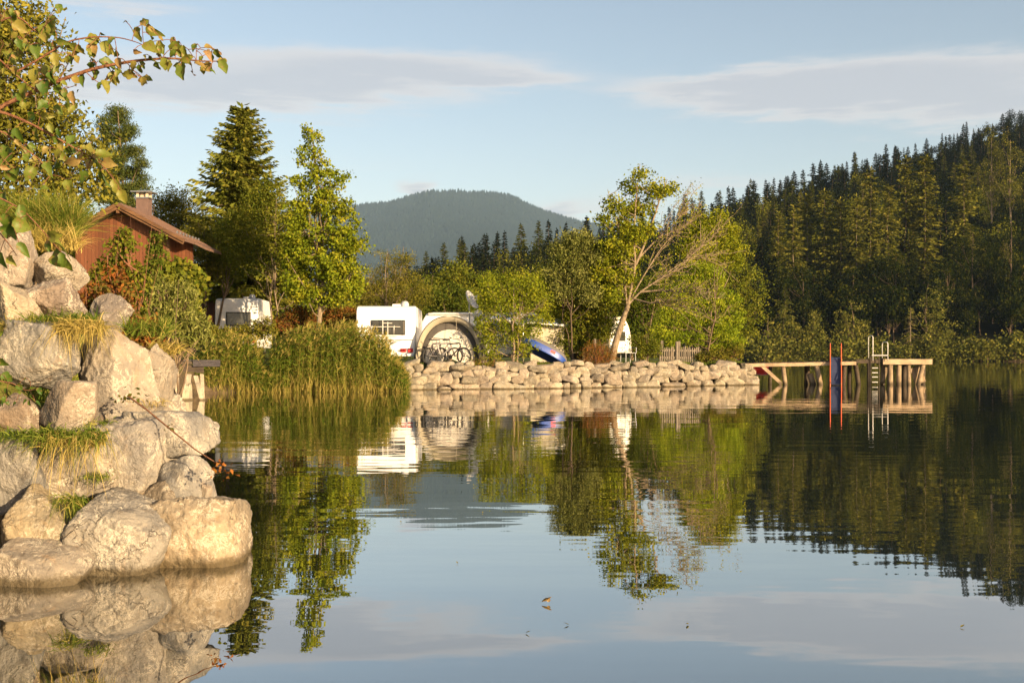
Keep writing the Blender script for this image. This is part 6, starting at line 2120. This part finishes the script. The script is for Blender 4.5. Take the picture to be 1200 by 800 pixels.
    for py in (431, 436.5, 441.5, 447.5):
        z = S(0, py)[2]
        MB().box(((S(1021, 0)[0] + S(1027.5, 0)[0]) / 2, -.02, z), (S(1027.5, 0)[0] - S(1021, 0)[0], .09, .05)).build('rung', M['steel_white'], la, bevel=0.01)
jetty()

c = at(884, 432, 51.6)
hull_boat('red_boat', 'red boat tucked under the shore end of the jetty', (c[0] + .1, 52.0, 0.42), R(25), 1.9, 0.75, 0.34, M['red'], False, 6, band='red')


# ------------------------------------------------------------------ wooden landing on the left
def landing():
    D = 32.0
    q = lambda px, py, dd=0.0: at(px, py, D + dd)
    o = q(225, 470); o[2] = 0
    t = thing('wooden_landing', 'small wooden landing stage with a dark plank on stone props beyond the boulders', 'landing stage', o, R(16))
    L = lambda px, py: q(px, py) - o
    zt = L(0, 421.5)[2]
    x0, x1 = L(203, 0)[0], L(257, 0)[0]
    m = MB(); y = 0.0
    for k in range(7):
        m.box(((x0 + x1) / 2, .1 + k * .155, zt - .02), (x1 - x0, .145, .035))
    m.build('deck', M['grey_plank'], t)
    MB().box(((L(226, 0)[0] + x1) / 2, -.03, zt - .10), (x1 - L(226, 0)[0], .05, .19)).build('fascia', M['grey_plank'], t)
    MB().box(((x0 + L(226, 0)[0]) / 2, .02, zt - .09), (L(225.6, 0)[0] - x0, .05, .07)).build('edge_board', M['jetty_dark'], t)
    MB().box((L(222, 0)[0], .1, zt - .25), (.36, .16, .20)).build('beam', M['jetty_dark'], t)
    MB().box((L(234, 0)[0], .1, zt - .28), (.22, .16, .20)).build('beam', M['jetty_dark'], t)
    def slab(p0, p1, w0, w1, dd, mat='wall_rock'):
        a, b = L(*p0), L(*p1)
        V = []
        for (c, w) in ((b, w1), (a, w0)):
            V += [(c[0] - w, dd - .09, c[2]), (c[0] + w, dd - .09, c[2]), (c[0] + w * .9, dd + .09, c[2]), (c[0] - w * .9, dd + .09, c[2])]
        ob = MB().add(V, [(0, 1, 2, 3), (4, 7, 6, 5), (0, 4, 5, 1), (1, 5, 6, 2), (2, 6, 7, 3), (3, 7, 4, 0)]).build('prop', M[mat], t, bevel=.02)
        ob.color = (0.36, 0.32, 0.25, 1)
    slab((221, 438), (216, 476), .09, .11, .12)
    slab((229, 440), (237, 474), .07, .06, .10)
    slab((236, 438), (237.5, 474), .055, .06, .16)
    slab((222.5, 445), (222.5, 474), .06, .08, .3)
    o2 = MB()
    c = q(203, 447, -1.0)
    o2.add([(-.16, -.1, -.65), (.16, -.1, -.62), (.15, .14, -.62), (-.15, .14, -.65), (-.13, -.08, .55), (.12, -.08, .57), (.12, .12, .57), (-.12, .12, .55)], [(0, 1, 2, 3), (4, 7, 6, 5), (0, 4, 5, 1), (1, 5, 6, 2), (2, 6, 7, 3), (3, 7, 4, 0)])
    ob = o2.build('stone_slab', M['wall_rock'], None, bevel=.03)
    ob.location = c; ob.color = (0.38, 0.34, 0.27, 1)
    tag(ob, 'upright pale stone slab at the bank end of the wooden landing', 'stone')
landing()


# a shed roof and a dark car glimpsed beside the small caravan
def shed():
    D = 63.0
    c = at(256, 336, D)
    t = thing('shed', 'dark shed roof glimpsed among leaves above the small white caravan', 'shed', (c[0], D, 1.3), R(-12))
    h = c[2] - 1.3
    MB().box((0, 1.2, h / 2 - .3), (2.6, 2.2, h - .6)).build('wall', M['boards'], t)
    MB().add([(-1.6, -.4, h - .45), (1.9, -.4, h - .75), (1.9, 2.6, h - .2), (-1.6, 2.6, h + .1), (-1.6, -.4, h - .37), (1.9, -.4, h - .67), (1.9, 2.6, h - .12), (-1.6, 2.6, h + .18)],
             [(0, 3, 2, 1), (4, 5, 6, 7), (0, 1, 5, 4), (1, 2, 6, 5), (2, 3, 7, 6), (3, 0, 4, 7)]).build('roof', M['roof_hut'], t)
    MB().box((.15, -.42, h - .50), (3.4, .04, .08), Matrix.Rotation(R(4.9), 3, 'Y')).build('gutter', M['metal'], t)
shed()


def leaf_afloat():
    rng = np.random.default_rng(2)
    D = F * CH / (707 - HY)
    c = at(642, 707, D); c[2] = 0.006
    V, Q = near_leaf(np.array([-.03, 0, .004]), np.array([1, .2, .05]), np.array([0, 0, 1.0]), .05, .035, rng, -.4, 1)
    V2, Q2 = near_leaf(np.array([.0, .0, .004]), np.array([.3, .2, .9]), np.array([0, -1.0, 0]), .022, .02, rng, .3, 1)
    V, Q = join([(V, Q), (V2, Q2)])
    o = mesh_np('fallen_leaf', V, Q, M['near_leaf'], tint=np.full(len(V), .95), smooth=True)
    o.location = c
    tag(o, 'small orange brown leaf floating alone on the open water', 'leaf')
leaf_afloat()


def floating_bits():
    rng = np.random.default_rng(15)
    first = None
    for i, (px, py) in enumerate(((566, 601), (470, 612), (742, 690), (664, 732), (536, 660), (805, 732), (618, 742), (1128, 735))):
        D = F * CH / (py - HY)
        c = at(px, py, D); c[2] = 0.004
        if first is None:
            V, Q = near_leaf(np.array([-.01, 0, 0]), np.array([1, .2, .08]), np.array([0, 0, 1.0]), .022, .014, rng, -.3, 1)
            first = mesh_np('floating_scrap', V, Q, M['near_leaf'], tint=np.full(len(V), .8), smooth=True)
            tag(first, 'tiny scrap of leaf drifting on the open water', 'leaf', 'scraps drifting on the water')
            o = first
        else:
            o = first.copy(); C.objects.link(o)
        o.location = c; o.rotation_euler = (0, 0, float(rng.uniform(0, 6.28)))
floating_bits()

# ------------------------------------------------------------------ far shore
build_forest()


def far_shore():
    rng = np.random.default_rng(9)
    lab = {'A': 'bushy rounded tree on the far shore behind the shore end of the jetty', 'B': 'small pointed tree on the far shore just left of the blue slide', 'C': 'broad rounded tree on the far shore right of the blue slide', 'D': 'tall two topped tree on the far shore above the jetty end'}
    def tr(name, label, px, ytop, w, seed, mat='leaf_shore', n=3200, D=299.0, lobes=None):
        h = 420 - ytop
        rr = np.random.default_rng(seed)
        lo = lobes or [(px + rr.normal() * w * .08, ytop + h * f, w * .5 * g, h * .16) for f, g in ((.12, .35), (.28, .6), (.45, .8), (.62, .95), (.8, 1.0))] + [(px - w * .28, ytop + h * .5, w * .24, h * .16), (px + w * .3, ytop + h * .58, w * .24, h * .16)]
        broadleaf(name, label, 'tree', (px, D), lo, n, 0.5, mat, 'bark', r0=.25, seed=seed, top=(px, ytop + 4), cs=.75, per=14, limbs=14, aspect=.75, twigs=False)
    tr('broadleaf_tree', lab['A'], 921, 353, 42, 1)
    tr('broadleaf_tree', lab['B'], 955, 365, 32, 2)
    tr('broadleaf_tree', lab['C'], 997, 351, 46, 3, n=2600)
    tr('broadleaf_tree', lab['D'], 1088, 328, 56, 4, n=3600, lobes=[(1092, 338, 10, 10), (1096, 352, 16, 12), (1078, 350, 8, 10), (1074, 364, 9, 12), (1092, 370, 22, 14), (1104, 388, 24, 14), (1084, 396, 28, 14), (1110, 404, 22, 12), (1070, 402, 16, 12)])
    # bare birch pole and dead conifer
    X = (900 - CX) / F * 298
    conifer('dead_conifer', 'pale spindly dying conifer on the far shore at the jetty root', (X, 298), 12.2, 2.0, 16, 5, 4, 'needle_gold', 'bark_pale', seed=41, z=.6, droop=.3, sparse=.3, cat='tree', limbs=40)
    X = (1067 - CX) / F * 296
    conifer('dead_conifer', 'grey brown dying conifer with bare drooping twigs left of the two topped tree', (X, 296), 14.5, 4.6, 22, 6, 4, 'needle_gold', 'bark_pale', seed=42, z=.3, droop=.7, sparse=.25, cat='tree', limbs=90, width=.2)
    # bushes along the far waterline
    sh = [broad_proto('shore_bush', 'low willow bush in the belt along the far waterline', 5.0, 6.4, 700, .55, 'leaf_shore', 300 + i, group='bushes along the far waterline', trunk=0.0) for i in range(3)]
    used = set()
    for i, px in enumerate(np.linspace(872, 1225, 48)):
        D = 296.6 - (px - 872) * .0125 + rng.uniform(-1, 4.5)
        k = int(rng.integers(3))
        s = rng.uniform(.7, 1.5) * (1.2 if px > 1110 else 1)
        loc = ((px + rng.normal() * 2 - CX) / F * D, D, -.3 + .15 * (D - 297) * (D > 297))
        if k not in used:
            used.add(k); sh[k].location = [float(q) for q in loc]; sh[k].scale = (s, s, s)
        else:
            dup(sh[k], loc, rng.uniform(0, 6.28), s)
    # pale sunlit reed tufts on that shore
    n = 2600
    px = rng.choice([934, 948, 962, 975, 990, 1003, 905, 915], n) + rng.normal(size=n) * 4
    D = rng.uniform(295.5, 297.5, n)
    B = np.stack([(px - CX) / F * D, D, np.full(n, -.1)], -1)
    d = rng.normal(size=(n, 3)) * .15 + np.array([0, 0, 1])
    V, Q = blade_geo(B, d, rng.uniform(1.2, 3.2, n), np.full(n, .12), .15, rng, 2)
    tag(mesh_np('shore_reeds', V, Q, M['reed'], tint=np.repeat(rng.uniform(.2, .75, n), 6)), 'thin reeds standing along the far waterline', 'reeds', kind='stuff')
far_shore()


def hill_trees():
    """the tall sunlit conifers that stand out of the slope, and the big leafy crowns low on it"""
    spec = [(966, 220, 345, 'pale sunlit spruce with a bare trunk standing left of the hill centre'), (930, 240, 335, 'sunlit spruce with a pale streaked trunk at the left of the hillside'), (1020, 196, 350, 'slim sunlit spruce top in the middle of the hillside'),
            (1041, 215, 335, 'broad sunlit spruce left of the twin pale ones'), (1061, 182, 350, 'left one of the twin pale spruces high on the slope'), (1084, 180, 348, 'right one of the twin pale spruces, the tallest on the slope'),
            (1130, 186, 352, 'sunlit spruce with thin top between the twin spruces and the bare larches'), (1004, 228, 338, 'shorter sunlit spruce below the slim top'), (946, 226, 350, 'sunlit spruce between the two pale trunks at left'),
            (985, 232, 342, 'half shaded spruce right of the pale bare trunk'), (912, 248, 345, 'leftmost sunlit spruce above the shaded tree')]
    for i, (px, yt, D, lab) in enumerate(spec):
        (X, Y), z, H = hill_tree_px(px, yt, D)
        conifer('tall_spruce', lab, (X, Y), H, H * .11, 44, 7, 13, 'needle_gold', 'bark_pale', seed=500 + i, z=z - .2, droop=.45, jitter=.5, t0=.18, sparse=.12, spray=.27, width=.36, limbs=24, power=.42, r0=.26)  # their sunlight is partly painted, by lighter needles
    for i, (px, yt, D, w, lab) in enumerate(((1162, 148, 420, 26, 'tall golden tree with bare trunk near the right edge of the hill'), (1184, 152, 415, 30, 'golden feathery tree at the right edge of the hill'), (1012, 205, 400, 18, 'thin golden tree behind the slim spruce top'))):
        (X, Y), z, H = hill_tree_px(px, yt, D)
        h = (H / D * F)
        lo = [(px + (j % 3 - 1) * w * .2, yt + h * f, w * .5 * g, h * .09) for j, (f, g) in enumerate(((.06, .35), (.15, .6), (.25, .8), (.36, .9), (.48, 1.0), (.60, .9)))]
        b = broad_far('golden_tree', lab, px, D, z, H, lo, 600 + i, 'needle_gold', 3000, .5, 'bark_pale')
    for i, (px, yt, D, w, lab) in enumerate(((1140, 262, 325, 70, 'big leafy tree with lit branch tips low on the slope behind the dying conifer'), (1185, 250, 322, 60, 'dark heavy leafy tree at the right edge above the far shore'), (1050, 292, 322, 66, 'dark round leafy tree low on the slope above the end of the jetty'), (1000, 310, 318, 50, 'dark leafy tree low on the slope above the blue slide'), (940, 312, 320, 46, 'dark leafy tree low on the slope above the jetty walkway'), (1110, 300, 318, 46, 'dark leafy tree behind the two topped tree'))):
        (X, Y), z, H = hill_tree_px(px, yt, D)
        h = H / D * F
        rr = np.random.default_rng(650 + i)
        lo = [(px + rr.normal() * w * .22, yt + h * rr.uniform(.15, .85), w * rr.uniform(.2, .36), h * rr.uniform(.10, .17), rr.normal() * 2) for j in range(13)] + [(px, yt + h * .12, w * .22, h * .11)]
        broad_far('leafy_tree', lab, px, D, z, H, lo, 650 + i, 'leaf_forest', 6500, .5, 'bark_dark')  # shade low on the slope painted by near-black leaves


def broad_far(name, label, px, D, z, H, lobes, seed, mat, n, leaf, bark):
    rng = np.random.default_rng(seed)
    b0 = np.array([(px - CX) / F * D, D, z - .2])
    L = [[*at(l[0], l[1], D + (l[4] if len(l) > 4 else 0)), l[2] / F * D, l[2] / F * D * .9, l[3] / F * D] for l in lobes]
    V, Q, tint, cl = tree_parts(L, n, leaf, rng, 14, leaf * 1.3, .7, None, .4)
    t = thing(name, label, 'tree', b0)
    mesh_np('crown', V, Q, M[mat], t, tint, origin=b0)
    tr = curve(b0, b0 + np.array([0, 0, H * .92]), rng.normal(size=3) * .2, rng, 8, .006)
    polys, rad = [tr], [np.linspace(.38, .06, 8)]
    for j in rng.permutation(len(cl))[:20]:
        i = min(6, max(2, int((cl[j, 2] - b0[2]) / H * 6)))
        polys.append(curve(tr[i], cl[j], (0, 0, -.2), rng, 5, .03)); rad.append(np.linspace(.08, .02, 5))
    tubes_np('trunk', polys, rad, M[bark], t, 6, origin=b0)
    return t
hill_trees()


def mid_conifers():
    rng = np.random.default_rng(31)
    spec = [(540, 290), (553, 280), (566, 284), (579, 279), (590, 288), (601, 277), (612, 288), (624, 290), (640, 284), (655, 276), (668, 270), (681, 258), (476, 292), (500, 300), (508, 296), (690, 268), (528, 298)]
    p = None
    for i, (px, yt) in enumerate(spec):
        yt += 5 + 4 * (i % 3)
        D = 360 + rng.uniform(-25, 25)
        z = float(hill_h(np.array([px]), np.array([D]))[0])
        H = CH + (HY - yt) / F * D - z
        loc = ((px - CX) / F * D, D, z - .3)
        if i < 3:
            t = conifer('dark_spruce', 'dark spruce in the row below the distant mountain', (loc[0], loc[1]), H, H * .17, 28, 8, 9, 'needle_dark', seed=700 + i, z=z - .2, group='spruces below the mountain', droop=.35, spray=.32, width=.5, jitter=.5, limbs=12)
            p = (p or []) + [(t, H)]
        else:
            t0, h0 = p[i % 3]
            dup(t0, loc, rng.uniform(0, 6.28), (H / h0 * rng.uniform(.85, 1.25), H / h0 * rng.uniform(.85, 1.25), H / h0))
mid_conifers()
